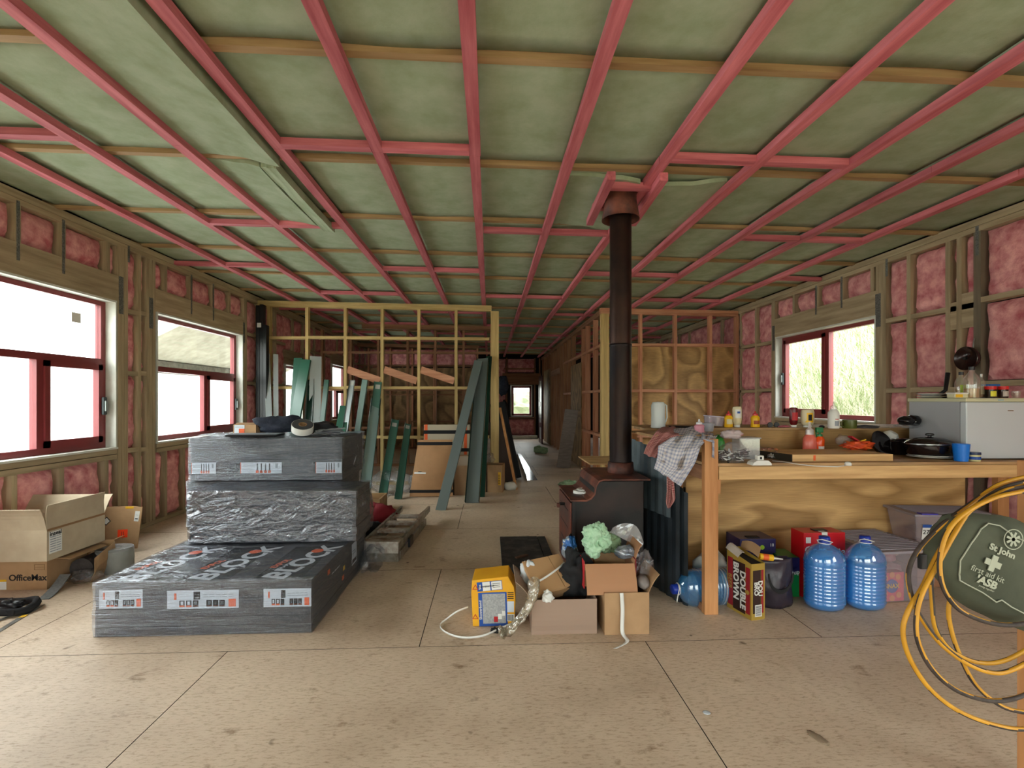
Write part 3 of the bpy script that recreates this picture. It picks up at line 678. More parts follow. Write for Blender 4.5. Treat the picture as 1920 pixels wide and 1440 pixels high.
def tinted(name, tint, diff=None, df=0.2, gloss=0.08, rough=0.08, bump=0):
    if name in MC: return MC[name]
    m = bpy.data.materials.new(name); m.use_nodes = True; MC[name] = m; n = m.node_tree.nodes; l = m.node_tree.links; n.remove(n['Principled BSDF'])
    t = n.new('ShaderNodeBsdfTransparent'); t.inputs[0].default_value = (*tint, 1); d = n.new('ShaderNodeBsdfTranslucent') if False else n.new('ShaderNodeBsdfDiffuse'); d.inputs[0].default_value = (*(diff or tint), 1)
    x = n.new('ShaderNodeMixShader'); x.inputs[0].default_value = df; l.new(t.outputs[0], x.inputs[1]); l.new(d.outputs[0], x.inputs[2])
    g = n.new('ShaderNodeBsdfGlossy'); g.inputs['Roughness'].default_value = rough; lw = n.new('ShaderNodeLayerWeight'); lw.inputs[0].default_value = 0.3
    mr = n.new('ShaderNodeMapRange'); mr.inputs[3].default_value = gloss; mr.inputs[4].default_value = min(1, gloss*5); l.new(lw.outputs['Facing'], mr.inputs[0])
    if bump:
        tc = n.new('ShaderNodeTexCoord'); nz = n.new('ShaderNodeTexNoise'); nz.inputs['Scale'].default_value = 25; bp = n.new('ShaderNodeBump'); bp.inputs['Strength'].default_value = bump; l.new(tc.outputs['Object'], nz.inputs[0]); l.new(nz.outputs['Fac'], bp.inputs['Height'])
        l.new(bp.outputs[0], g.inputs['Normal']); l.new(bp.outputs[0], lw.inputs['Normal'])
    y = n.new('ShaderNodeMixShader'); l.new(mr.outputs[0], y.inputs[0]); l.new(x.outputs[0], y.inputs[1]); l.new(g.outputs[0], y.inputs[2]); l.new(y.outputs[0], n['Material Output'].inputs[0])
    return m
CLEARF = film('clear_film', (0.93, 0.94, 0.95), 0.13, 0.15, 0.8, (6, 6, 6), 4)
CLEARP = tinted('clear_plastic', (0.9, 0.91, 0.92), (0.75, 0.75, 0.76), 0.22, 0.06)

# ================================================================ WRAPPED POLYSTYRENE PACKS
import bmesh
EPS = mat('graphite_polystyrene', '2C2D2F', 0.6, col2='444649', scale=160, bump=0.3, detail=2, sv=(1, 1, 1))
SEAM = mat('board_seam', '19191A', 0.9)
FILM1 = film('shrink_film', (0.86, 0.88, 0.92), 0.10, 0.15, 1.0, (0.9, 2, 16), 4.5)
FILM2 = film('shrink_film_diagonal', (0.86, 0.88, 0.92), 0.12, 0.13, 1.0, (2.2, 2, 5), 3.2)
def eps_pack(label, x0, x1, y0, y1, z0, z1, boards, fm, labels, seed, diag=0.0, puff=0.05, extra=None):
    t = thing('insulation_pack', label, 'insulation pack', ((x0+x1)/2, y0, z0), group='film wrapped packs of polystyrene board')
    w, d, h = x1-x0, y1-y0, z1-z0
    b = MB(); bh = h/boards
    for k in range(boards):
        j = (R.random()-.5)*.006
        b.box(-w/2+j, w/2+j, .0+abs(j), d, k*bh+.0012, (k+1)*bh)
    b.build('foam_boards', EPS, t, bevel=0)
    bb = bmesh.new(); bmesh.ops.create_cube(bb, size=1.0); bmesh.ops.subdivide_edges(bb, edges=bb.edges[:], cuts=30, use_grid_fill=True)
    bb.normal_update()
    for v in bb.verts:
        p = v.co.copy(); nrm = v.normal.copy()
        q = Vector((p.x*(w+.012), (p.y)*(d+.012)+d/2, p.z*(h+.006)+h/2+.003))
        a = noise.noise(Vector(((q.x+diag*q.z*3)*2.2+seed, q.y*2.5, (q.z-diag*q.x)*17)))*.0065+noise.noise(Vector((q.x*9, q.y*9+seed, q.z*9)))*.003
        if p.x > .49:   # gathered film end on the right-hand side
            rr = math.hypot(p.y*1.1, p.z); a += puff*max(0, .5-rr)*1.3+.03*abs(noise.noise(Vector((math.atan2(p.z, p.y)*3, seed, rr*2))))
        elif p.x > .42: a += .006*abs(noise.noise(Vector((seed, q.z*14, 0))))
        v.co = q+nrm*(a+.003)
        if v.co.z < .0015: v.co.z = .0015
        if v.co.z > h+.011 and fm is FILM1: v.co.z = h+.011
    me = bpy.data.meshes.new('shrink_wrap'); bb.to_mesh(me); bb.free(); link('shrink_wrap', me, fm, t, smooth=True)
    for (lx, lz, lw_, lh, style) in labels:
        M = face((lx-(x0+x1)/2, -.0015, lz-z0), (1, 0, 0), (0, 0, 1))
        cols = [(0, 1, 0, 1, PAP)]
        if style == 'pic':
            for q in range(3): cols.append((.17+q*.095, .245+q*.095, .1, .45, DBLK)); cols.append((.17+q*.095, .245+q*.095, .1, .18, ORG)); cols.append((.19+q*.095, .225+q*.095, .22, .40, PAP))
            for q in range(3): cols.append((.55+q*.09, .625+q*.09, .1, .45, DBLK)); cols.append((.55+q*.09, .625+q*.09, .1, .18, ORG)); cols.append((.57+q*.09, .605+q*.09, .22, .40, PAP))
            cols += [(.86, .96, .08, .5, ORG), (.37, .46, .5, .92, DBLK), (.39, .44, .56, .8, PAP), (.1, .13, .5, .85, ORG)]
            for q in range(5): cols.append((.5+q*.09, .57+q*.09, .62, .64, GREYP)); cols.append((.5+q*.09, .56+q*.09, .74, .76, GREYP))
        else:
            cols += [(0, .09, 0, 1, DBLK), (.09, .105, 0, 1, ORG), (.86, .91, .5, .9, GREYP)]
            for q in range(4): cols.append((.45+q*.09, .475+q*.09, .1, .9, INK)); cols.append((.43+q*.09, .49+q*.09, .05, .28, ORG))
            for q in range(6): cols.append((.15, .4, .15+q*.12, .17+q*.12, GREYP))
        label_strip(t, M, lw_, lh, cols)
    if extra: extra(t, w, d, h)
    return t
WCR = mat('white_lettering', 'C8CCD0', 0.6)
def top_print(t, w, d, h):
    # printed panels; the lettering runs away from the viewer
    for k, x in enumerate((-.42, -.02, .40)):
        MB().obox(TP((x, .34, h+.0008)), .27, .60, .0014).build('print_panel', DBLK, t)
        F = lambda dx, dy: face((x+dx, .34+dy, h+.0018), (.25, 1, 0), (-1, .25, 0))
        text('BLOCK', .20, WCR, 'lettering', t, F(.05, .0), bold=.03); text('GRAPHITE', .04, WCR, 'lettering', t, F(-.04, -.08)); text('EXPOL', .055, ORG, 'lettering', t, F(-.09, -.05), bold=.02)
        MB().lathe([(.04, 0), (.04, .0012)], 20, o=(x+.05, .34+.2, h+.0016)).build('print_spot', ORG, t)
    MR = face((w/2+.001, .45, h*.62), (0, 1, 0), (0, 0, 1))
    text('EXPOL', .06, WCR, 'lettering', t, MR)
    label_strip(t, face((w/2+.0015, .88, h*.6), (0, 1, 0), (0, 0, 1)), .13, .16, [(0, 1, 0, 1, PAP), (.08, .92, .08, .25, INK), (.1, .8, .5, .54, GREYP), (.1, .7, .62, .66, GREYP)])
    for (yy, zz, mm) in ((.3, h*.8, ORG), (.62, h*.52, YEL), (.6, h*.32, ORG)): MB().obox(TP((w/2+.002, yy, zz)), .002, .04, .03).build('print_spot', mm, t)
Z1 = .305
eps_pack('large low film wrapped pack of dark polystyrene boards in front, with printed top', -2.243, -1.035, 2.84, 4.02, 0, Z1, 6, FILM1,
         [(-2.10, .215, .24, .105, 'pic'), (-1.645, .205, .40, .105, 'pic'), (-1.17, .205, .27, .105, 'pic')], 1.0, extra=top_print)
eps_pack('middle film wrapped pack of dark polystyrene, plain crinkled front, resting on the lowest pack', -2.16, -.975, 3.56, 3.97, Z1+.012, .685, 7, FILM2, [], 2.0, diag=.35, puff=.1)
eps_pack('hidden lowest pack of dark polystyrene under the tall rear stack', -2.30, -1.32, 4.06, 4.66, 0, Z1, 6, FILM1, [], 3.0)
eps_pack('lower pack of the tall rear polystyrene stack, its left edge sticking out', -2.44, -1.235, 4.0, 4.62, Z1+.012, .685, 7, FILM1, [(-2.37, .45, .13, .09, 'txt')], 4.0)
def tail(t, w, d, h):
    MB().tube([(w/2+.02, .25, h*.55), (w/2+.06, .2, h*.5), (w/2+.05, .15, h*.3), (w/2+.09, .1, h*.25)], .006, 6).build('twisted_film_tail', FILM2, t)
eps_pack('topmost pack of the rear polystyrene stack with a row of printed strips', -2.41, -1.205, 3.98, 4.60, .698, 1.038, 6, FILM1,
         [(-2.31, .80, .21, .09, 'txt'), (-1.865, .80, .36, .09, 'txt'), (-1.32, .80, .23, .09, 'txt')], 5.0, extra=tail)
ZT = 1.052
# on top of the rear stack
t = thing('tablet_case', 'dark flat case with rounded edge lying on top of the rear pack, under the bag', 'case', (-1.93, 4.06, ZT+.002), .06)
MB().box(-.2, .2, -.1, .1, 0, .016).build('case_body', BLK, t, bevel=.008); MB().box(-.195, .195, -.085, .095, .0165, .019).build('case_lid', GREYP, t)
t = carton('small open cardboard box with an orange printed label on top of the rear pack', .2, .13, .085, (-2.06, 4.22, ZT+.003), -.12, flaps={'r': (70, .07), 'f': (-80, .05)}, name='small_carton')
label_strip(t, face((-.045, -.0658, .045), (1, 0, 0), (0, 0, 1)), .09, .075, [(0, 1, 0, 1, PAP), (.45, 1, 0, .6, ORG), (.1, .9, .75, .8, GREYP)])
NAVY = mat('navy_canvas', '1C2230', 0.85, col2='2B3242', scale=20, bump=0.4)
lump('tool_bag', 'slumped dark navy fabric bag on top of the rear pack beside the small carton', 'bag', (-1.80, 4.22, ZT+.022), (.21, .10, .085), NAVY, .45, 1.6, 3.1, rz=.2)
t = thing('tape_roll', 'wide roll of white and black flashing tape lying tilted against the dark bag', 'tape roll', (-1.575, 4.12, ZT+.04), rot=(math.radians(28), math.radians(8), .2))
def ring(r0, r1, z0, z1, m, name, t, n=32): return MB().lathe([(r0, z0), (r1, z0), (r1, z1), (r0, z1), (r0, z0)], n, cap=False).build(name, m, t)
ring(.032, .083, 0, .062, mat('dark_tape_side', '3C4044', 0.6), 'tape_winding', t); ring(.0835, .086, .001, .061, WHT, 'release_liner', t); ring(.026, .033, -.002, .064, KRAFTD, 'cardboard_core', t)
lump('folded_fabric', 'black folded cloth behind the flashing tape roll on the rear pack', 'cloth', (-1.48, 4.32, ZT+.002), (.14, .07, .06), DBLK, .4, 2, 5.2)
t = thing('instruction_sheets', 'loose stack of grey folded paper sheets at the right of the tape roll', 'paper', (-1.40, 4.2, ZT+.002), .1)
for k in range(4):
    MB().grid(lambda u, v, k=k: ((u-.5)*.22+.01*k, (v-.5)*.15, .006+.008*k+.02*abs(fn(u*2, v*2, k))+.03*u*(k % 2)*.6), 6, 4).build('sheet', mat('grey_paper', '9AA0A8', 0.7), t, rot=(0, 0, .15*k), solid=.0015)
MB().grid(lambda u, v: ((u-.5)*.3, (v-.5)*.18, .004+.02*abs(fn(u*3, v*2, 4))), 8, 5).build('loose_sheet', mat('blue_grey_film', '7E98A8', 0.4), None, loc=(-1.30, 4.42, ZT), solid=.0012)
tag(bpy.data.objects['loose_sheet'], 'pale blue plastic sheet lying flat on the right rear of the tall pack', 'sheet')
MB().grid(lambda u, v: ((u-.5)*.34, (v-.5)*.25, .004+.03*abs(fn(u*3, v*2, 8))), 8, 5).build('crumpled_wrap', FILM2, None, loc=(-2.24, 4.2, ZT), solid=.0012)
tag(bpy.data.objects['crumpled_wrap'], 'crumpled grey film on the left rear of the tall pack, below the small carton', 'plastic wrap')

# ================================================================ CARTONS BY THE LEFT WINDOW
t = carton('large open cardboard box with printed address label, stacked on another by the left wall', .62, .50, .215, (-3.355, 3.70, .238), .0, KRAFTL, flaps={'r': (-6, .17), 'f': (12, .16), 'b': (25, .16)})
M = face((.3115, -.185, .12), (0, 1, 0), (0, 0, 1))
label_strip(t, M, .10, .15, [(0, 1, 0, 1, WHT)]+[(.08, .5, .08+.11*k, .12+.11*k, GREYP) for k in range(7)]+[(.55, .9, .08+.11*k, .11+.11*k, GREYP) for k in range(7)])
text('inseal', .042, INK, 'lettering', t, face((.3135, -.185, .18), (0, 1, 0), (0, 0, 1)), bold=.02)
MB().box(.3105, .3118, -.248, .248, .205, .22).build('packing_tape', KRAFTD, t)
t = carton('squashed torn cardboard box with black shop lettering, lowest by the left wall', .50, .34, .215, (-3.40, 3.74, 0), 0.0, KRAFT, flaps={'r': (84, .16)}, open_top=False)
text('OfficeMax', .062, INK, 'lettering', t, face((.12, -.1712, .085), (1, 0, 0), (0, 0, 1)), bold=.02)
label_strip(t, face((.20, -.1706, .16), (1, 0, 0), (0, 0, 1)), .07, .04, [(0, 1, 0, .06, KRAFTD), (0, 1, .94, 1, KRAFTD), (0, .04, 0, 1, KRAFTD), (.96, 1, 0, 1, KRAFTD), (.1, .9, .5, .54, KRAFTD)])
label_strip(t, face((-.05, -.1706, .04), (1, 0, 0), (0, 0, 1)), .05, .07, [(0, 1, 0, 1, WHT), (0, 1, .8, 1, YEL)])
# open torn mouth beside it, with a roll of foil lined material inside
t = thing('opened_carton', 'torn open cardboard box end with a dark roll inside, beside the shop-lettered box', 'box', (-3.04, 3.82, 0), .1)
b = MB(); b.grid(lambda u, v: (.08+.03*math.sin(v*2)+.012*fn(u*6, v*4), -.14+u*.22, v*.24*(0.75+.25*u)), 6, 5); b.build('torn_side', KRAFT, t, solid=.004)
b = MB(); b.grid(lambda u, v: (-.1+u*.17, .14, v*.24), 3, 3); b.build('back_side', KRAFT, t, solid=.004)
MB().box(-.11, .08, -.12, .13, .001, .005).build('box_floor', KRAFT, t)
b = MB(); b.lathe([(.03, -.10), (.078, -.10), (.08, .10), (.03, .10)], 24, M=TP((-.02, .02, .085)) @ Matrix.Rotation(PI/2, 4, 'X')); b.build('dark_roll', mat('bitumen_roll', '2A2524', 0.5, col2='3D3735', scale=20, bump=.3), t, smooth=False)
o = blob(.11, .07, .05, .5, 2.5, 24, 4.4, .5).build('crumpled_film', CLEARF, t, smooth=True, loc=(.03, -.1, .01))
t = MB().grid(lambda u, v: (-.035+u*.07+.06*v, -.28*v, .004+.07*(1-v)**2), 2, 10).build('foam_strip', mat('grey_foam', '6E7070', 0.9, col2='808280', scale=60, bump=.3), None, loc=(-3.10, 3.66, 0), rot=(0, 0, .1), solid=.006)
tag(t, 'grey foam strip curling out of the torn box onto the floor', 'strip')
t = thing('folded_carton', 'flattened cardboard sheet leaning on the left wall with a black diamond and orange sticker', 'cardboard', (-3.36, 4.42, 0))
b = MB(); b.prism([(-.20, 0), (.225, .03), (.24, .39), (.02+.13, .40), (-.09, .395), (-.175, .21)], .008, Matrix.Rotation(math.radians(-7), 4, 'X')); o = b.build('card_panel', KRAFT, t)
Mx = Matrix.Rotation(math.radians(-7), 4, 'X')
MB().obox(Mx @ TP((-.06, -.0008, .27)) @ Matrix.Rotation(PI/4, 4, 'Y'), .055, .0008, .055).build('diamond_label', INK, t); MB().obox(Mx @ TP((-.06, -.0016, .27)) @ Matrix.Rotation(PI/4, 4, 'Y') , .042, .0008, .042).build('diamond_centre', WHT, t)
label_strip(t, Mx @ face((.09, -.001, .16), (1, 0, .05), (0, 0, 1)), .085, .07, [(0, 1, 0, 1, mat('fluorescent_orange', 'FF4A1C', 0.6)), (.4, .45, .2, .75, INK), (.55, .6, .2, .75, INK), (.3, .7, .15, .2, INK)])
label_strip(t, Mx @ face((.2, -.001, .31), (1, 0, -.08), (0, 0, 1)), .04, .09, [(0, 1, 0, 1, WHT), (.2, .8, .2, .3, INK), (.2, .8, .6, .63, GREYP)])
MB().obox(Mx @ TP((.13, -.001, .387)), .07, .001, .018).build('yellow_label', YEL, t)
t = carton('low open cardboard tray lying behind the roll beneath the leaning sheet', .34, .30, .12, (-3.45, 4.20, 0), .1, KRAFT, flaps={'r': (60, .1), 'f': (30, .1)}, name='cardboard_tray')
t = thing('membrane_roll', 'short grey roll of damp-proof tape standing upright on the floor beside the boxes', 'roll', (-2.955, 3.93, 0))
b = MB(); b.lathe([(.05, 0), (.128, 0), (.132, .02), (.130, .085), (.132, .09), (.130, .17), (.127, .19), (.05, .19), (.048, .1)], 36, sx=1.0, sy=.8); o = b.build('roll_winding', mat('grey_membrane', '80827E', 0.55, col2='8E908C', scale=6), t, smooth=True); o.modifiers.new('es', 'EDGE_SPLIT').split_angle = .5
b = MB(); b.lathe([(.0, .192), (.125, .191), (.133, .18), (.133, .17)], 36, sx=1, sy=.8, cap=False); b.build('film_cover', CLEARF, t, smooth=True)
M = Matrix.Rotation(-.45, 4, 'Z'); b = MB(); b.grid(lambda u, v: ((.1335)*math.sin((u-.5)*.9-.5), -.8*(.1335)*math.cos((u-.5)*.9-.5), .1+v*.035), 10, 1); b.build('paper_label', mat('pale_sticker', 'B8B0AC', .6), t)
# belt and rulers on the floor at far left
t = thing('tool_belt', 'coiled black webbing tool belt with red lettering on the floor at the left edge', 'belt', (-3.08, 3.20, 0), .1)
b = MB(); b.tube([(.17*math.cos(a)*(1-.05*k), .11*math.sin(a), .03+.012*math.sin(3*a)+.01*k) for k in range(2) for a in [2*PI*j/18 for j in range(19)]], .018, 8); b.build('webbing', DBLK, t, smooth=True)
MB().obox(TP((.0, -.115, .035)) @ Matrix.Rotation(.1, 4, 'Z'), .26, .004, .032).build('belt_front', DBLK, t); text('G O W A R O', .028, REDP, 'lettering', t, face((0, -.1185, .035), (1, .1, 0), (0, 0, 1)))
lump('x', '', '', (0.02, 0, .02), (.08, .05, .035), BLK, .5, 2, 1.1, parent=t).name = 'buckle_pouch'
t = thing('framing_square', 'aluminium ruler square with yellow marks lying on the floor by the belt', 'ruler', (-2.945, 3.30, 0.001))
MB().beam((0, 0, .0015), (.10, -.42, .0015), .03, .003).build('ruler_blade', SILV, t); MB().beam((-.01, -.01, .0047), (-.07, -.40, .0047), .022, .0028).build('ruler_blade', SILV, t)
MB().beam((.04, -.155, .0036), (.05, -.19, .0036), .03, .0008).build('yellow_mark', YEL, t)

# ================================================================ STEEL CHANNELS LEANING ON THE PARTITION
GRN = mat('dark_green_steel', '14382C', 0.25, 0.0, spec=0.7); GRN2 = mat('mid_green_steel', '2C5C4A', 0.25, spec=0.7); GRY = mat('grey_coated_steel', '6C7878', 0.35, spec=0.6); DGRY = mat('dark_grey_steel', '33393C', 0.35); STL = mat('zinc_steel', 'A9B4B6', 0.3, 0.6)
LITG = mat('lit_green_web', '4E7F72', .3)  # lighter web green puts the light into the colour, beside shaded dark flanges
TAGM = mat('paper_tag', 'C8CCC8', 0.7)
def channel(label, base, top_, w, fl=.06, mo=GRN, mi=GRN2, open_=True, tagp=None, yaw=0.0, name='steel_channel', group='steel channels leaning on the stud partition', th=.004):
    """C-section from floor point base to top point; open side to the room or away"""
    A = Vector(base); B = Vector(top_); ax = (B-A).normalized(); r = Vector((math.cos(yaw), math.sin(yaw), 0)); r = (r-ax*r.dot(ax)).normalized(); f = r.cross(ax).normalized()   # f points roughly to -y (room)
    if f.y > 0: f = -f
    L = (B-A).length; t = thing(name, label, 'steel channel', A, group=group)
    M = Matrix((r, f, ax)).transposed().to_4x4(); s = 1 if open_ else -1
    b = MB(); b.obox(M @ TP((0, 0, L/2)), w, th, L); b.build('web', mi if open_ else mo, t)
    for q in (-1, 1): MB().obox(M @ TP((q*(w/2-th/2), s*fl/2, L/2)), th, fl, L).build('flange', mo, t)
    if tagp is not None: MB().obox(M @ TP((0, .0045, L-tagp)), w*.6, .001, .07).build('paper_tag', TAGM, t)
    return t
def tp(px, py, Y=7.655): return PY(px, py, Y)
def fb(px, py): return PZ(px, py, 0)
G1 = 'steel channels leaning on the stud partition'
channel('long grey channel leaning steeply to the right, crossing in front of the tall cardboard sheet', fb(826, 957), tp(897, 676, 7.50), .125, .045, GRY, GRY, False)
channel('broad upright grey channel with dark green edge, nearest the big corner post', fb(886, 943), tp(906, 672, 7.62), .19, .05, GRN, GRY, True, yaw=-.25)
channel('dark green channel standing directly behind the broad grey one, nearest the post', fb(903, 932), tp(917, 668, 7.66), .09, .05, GRN, GRN, False)
channel('short dark green channel with a white tag, last one left of the tall cardboard sheet', fb(746, 936), tp(765, 795), .10, .05, GRN, LITG, True, tagp=.07, yaw=.45)
channel('short channel with a white tag and plastic at its foot, second to last', fb(717, 930), tp(741, 787), .12, .05, GRN, LITG, True, tagp=.1, yaw=.4)
channel('tall channel with a pale shiny inside, standing in front of another with a white tag', fb(682, 932), tp(705, 748), .15, .055, GRN, mat('pale_green_steel', '8FA9A6', .25), True, yaw=.4)
channel('tall dark green channel with a white tag on its top, behind the pale shiny one', fb(688, 918), tp(709, 716), .12, .05, GRN, LITG, True, tagp=.08, yaw=.2)
channel('plain tall mid green channel between the white-tagged ones', fb(654, 912), tp(684, 712), .085, .05, GRN2, GRN2, False, yaw=-.1)
channel('thin bright channel with a taped top, leaning right of the wide pale one', fb(632, 916), tp(661, 713), .085, .03, GRN, STL, True, tagp=.05)
channel('wide pale green channel, its top hidden below the taller thin bright one', fb(617, 921), tp(647, 761), .16, .03, GRN2, mat('shiny_green_steel', '7FA095', .2), False)
channel('green channel standing alone just left of the framed window opening', fb(590, 919), tp(612, 712), .07, .04, GRN2, GRN2, False, yaw=-.1)
channel('grey channel of a pair with silver side, right of the crossed green ones', fb(588, 915), tp(592, 668), .17, .05, STL, GRY, False, yaw=.35)
channel('shorter dark channel with pale sides standing before the grey pair', fb(573, 921), tp(584, 712), .11, .05, STL, GRN, True, tagp=.06)
channel('bright green channel leaning hard right with a glossy front, crossing its neighbour', fb(527, 925), tp(573, 674, 7.56), .15, .04, GRN2, mat('glossy_green', '2F6A57', .18, spec=.9), False, yaw=-.1)
channel('wide pale green channel left of the crossing one, top edge level with it', fb(541, 921), tp(559, 671), .13, .045, GRN2, mat('satin_green', '4E7F72', .3), False)
channel('thin dark channel with bright right edge standing against the window light', fb(518, 917), tp(517, 664), .07, .04, STL, DGRY, False, yaw=.4)
channel('thin green-grey channel with bright right edge next to the black bundle', fb(509, 921), tp(500, 663), .085, .04, STL, mat('green_grey', '3E5650', .4), False, yaw=.3)
t = thing('steel_bundle', 'tall black bundle of steel lengths standing in the left corner with a white tag', 'steel bundle', (-3.49, 7.56, 0))
for k, (dx, h) in enumerate(((-.055, 2.80), (.0, 2.815), (.05, 2.5))): MB().box(dx-.026, dx+.026, -.05, .05, 0, h).build('steel_length', mat('black_steel', '15191C', .3), t, bevel=.004)
MB().box(-.06, .0, -.053, -.0505, 2.46, 2.53).build('paper_tag', TAGM, t)
# film and cardboard next to the channels
lump('clear_bag', 'crumpled clear plastic bag on the floor between the short green channels', 'plastic bag', (-1.33, 6.86, 0), (.30, .14, .20), CLEARF, .35, 1.8, 2.0)
bpy.data.objects['clear_bag'].location = (-1.42, 7.12, 0)
lump('clear_bag', 'small clear plastic bag on the floor against the tall cardboard sheet', 'plastic bag', (-1.03, 7.1, 0), (.16, .12, .17), CLEARF, .35, 2.2, 7.0)
lump('plastic_scrap', 'flat crumpled clear plastic under the foot of the short channel', 'plastic scrap', (-1.42, 6.85, 0), (.10, .05, .02), CLEARF, .5, 2.6, 9.0)
t = thing('cardboard_sheet', 'tall bowed cardboard sheet bound with black tape and marked in pen, leaning on the partition', 'cardboard', (-.81, 6.72, 0))
Hs = .78; lean = .10
def card(u, v): 
    w0 = .60-(.13*v if v < .9 else .12); bow = .05*math.sin(PI*v)*math.sin(PI*(u*.9+.05)); return ((u-.5)*w0+.04*v, lean*v*Hs*1.6-bow, .01+Hs*v*.995)
MB().grid(card, 10, 10).build('card_panel', mat('tan_card', 'A77F58', .75, col2='B58B62', scale=3), t, solid=.012)
for v in (.065, .905): 
    MB().grid(lambda u, q, v=v: tuple(Vector(card(.5+(u-.5)*1.03, v+q*.055))+Vector((0, -.008, 0))), 10, 1).build('black_tape', DBLK, t, solid=.002)
MB().grid(lambda u, q: tuple(Vector(card(.03+u*.3, .40+q*.03))+Vector((0, -.0085, 0))), 4, 1).build('white_tape', WHT, t, solid=.002)
o = text('SAM', .13, INK, 'pen_marking', t, face((-.14, .015, .24), (0.05, 0, 1), (-1, .12, 0)))
t = thing('boxed_panel', 'upright cream carton bound with black and orange tape behind the tall brown sheet', 'box', (-.62, 7.0, 0))
MB().box(-.33, .33, 0, .12, .0, .99).build('carton_body', mat('cream_carton', 'B8AE98', .75), t)
for x in (-.30, .27): MB().box(x-.022, x+.022, -.002, .122, .0, .992).build('orange_tape', ORG, t)
for z in (.86, .6): MB().box(-.333, .333, -.0035, .123, z, z+.05).build('black_tape', DBLK, t)
t = thing('slim_carton', 'slim brown carton standing behind the foot of the steep grey channel', 'box', (-.40, 6.84, 0)); MB().box(-.10, .12, 0, .12, 0, .56).build('box_body', mat('dusty_brown_card', '8A6C50', .8, col2='9C7C5C', scale=3), t); MB().box(-.10, .122, -.002, .1, .42, .55).build('clear_tape', mat('shiny_tape', 'A08F7C', .2), t)
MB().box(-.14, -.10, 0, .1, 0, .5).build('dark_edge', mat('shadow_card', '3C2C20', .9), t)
t = carton('cardboard box with yellow barcode strip standing at the foot of the corner post', .34, .26, .40, (.04, 7.16, 0), -.18, KRAFT, flaps={'l': (20, .12)}, open_top=False)
label_strip(t, face((.13, -.1308, .2), (1, 0, 0), (0, 0, 1)), .04, .19, [(0, 1, 0, 1, YEL)]+[(.1, .6, .1+.13*k, .15+.13*k, INK) for k in range(6)])
label_strip(t, face((-.10, -.1308, .2), (1, 0, 0), (0, 0, 1)), .05, .12, [(0, 1, 0, 1, PAP), (.2, .8, .3, .5, INK), (.2, .8, .6, .63, GREYP)])
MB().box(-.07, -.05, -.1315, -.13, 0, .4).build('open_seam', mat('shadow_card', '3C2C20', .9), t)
lump('clear_wrap', 'bundle of clear and grey plastic stuffed on top of the box by the post', 'plastic wrap', (-.05, 7.15, .405), (.12, .1, .09), CLEARF, .5, 2, 3.3)
lump('helmet_bag', 'small round white plastic item on the floor beside the yellow-striped box', 'bag', (.31, 7.22, 0), (.10, .09, .07), WHT, .15, 2, 3.3)
def plank(name, label, a, b_, w, th, m, cat='board', up=(0, 1, 0), group=None):
    o = MB(); A = Vector(a); B = Vector(b_); mid = A; o.beam(A-mid, B-mid, w, th, up); q = o.build(name, m, None, loc=mid); return tag(q, label, cat, group)
plank('timber_strip', 'thin pale timber edge strip leaning left past the corner post', PZ(968, 918), (.17, 7.9, 1.22), .02, .04, POSTW[2], up=(1, 0, 0))
plank('hardboard_sheet', 'black sheet panel leaning against the far side of the corner post', (.42, 8.2, 0), (.13, 8.3, 1.30), .02, .26, DBLK, up=(1, 0, 0))
plank('hardboard_sheet', 'second dark sheet leaning behind the first in the passage', (.30, 7.9, 0), (.10, 7.95, 1.0), .02, .3, mat('dark_brown_panel', '3A2A22', .6), up=(1, 0, 0))
t = thing('jacket', 'dark jacket hanging high on the left side of the passage', 'jacket', (.27, 9.93, 0)); MB().beam((-.30, .05, 1.75), (.05, .1, 1.75), .02, .02).build('hanging_hook', SILV, t); blob(.12, .10, .20, .4, 1.8, 20, 3.1).build('jacket_body', NAVY, t, smooth=True, loc=(0, 0, 1.45)); blob(.09, .08, .26, .4, 1.8, 20, 6.1).build('jacket_tail', DBLK, t, smooth=True, loc=(.06, 0, .8))
t = thing('metal_flashing', 'folded shiny metal flashing lying along the passage floor', 'metal flashing', (.66, 8.02, 0))
MB().add([(-.03, 0, .003), (.145, .02, .003), (.12, 4.0, .003), (.03, 4.0, .003)], [(0, 1, 2, 3)]).build('flat_leg', mat('shiny_zinc', 'E0E8F0', .12, .95), t, solid=.003)
MB().add([(-.03, 0, .003), (-.05, 0, .10), (.0, 4.0, .1), (.03, 4.0, .003)], [(0, 1, 2, 3)]).build('upright_leg', mat('dull_zinc', '4A5058', .3, .8), t, solid=.003)
plank('grey_plank', 'long grey board leaning on the plywood in the passage wall', (1.46, 9.5, 0), PY(1072, 768, 9.35), .26, .02, mat('grey_board', '7A706A', .5, col2='8C837C', scale=8, sv=(1, 1, 6)), up=(0, 1, 0))
lump('insulation_bundle', 'tied bundle of pale green insulation on the floor far down the passage', 'insulation bundle', (XY(1014, 12.2), 12.2, 0), (.12, .26, .10), GINS2, .4, 2, 2.2, rz=.5)
lump('insulation_scrap', 'scrap of green insulation on the floor left of the low plywood table', 'insulation scrap', (1.24, 7.5, 0), (.13, .08, .05), GINS2, .6, 2.5, 5.2)
t = thing('plywood_offcuts', 'low stack of raw plywood offcuts on trestles behind the stove', 'plywood stack', (2.0, 5.6, 0))
MB().box(-.82, .9, 0, .75, .585, .603).build('plywood_sheet', PLYW, t); MB().box(-.78, .9, .05, .75, .43, .448).build('plywood_sheet', PLYW, t)
for x in (-.6, .5): 
    for y in (.12, .62): MB().box(x, x+.045, y, y+.045, 0, .585).build('trestle_leg', POSTW[2], t)
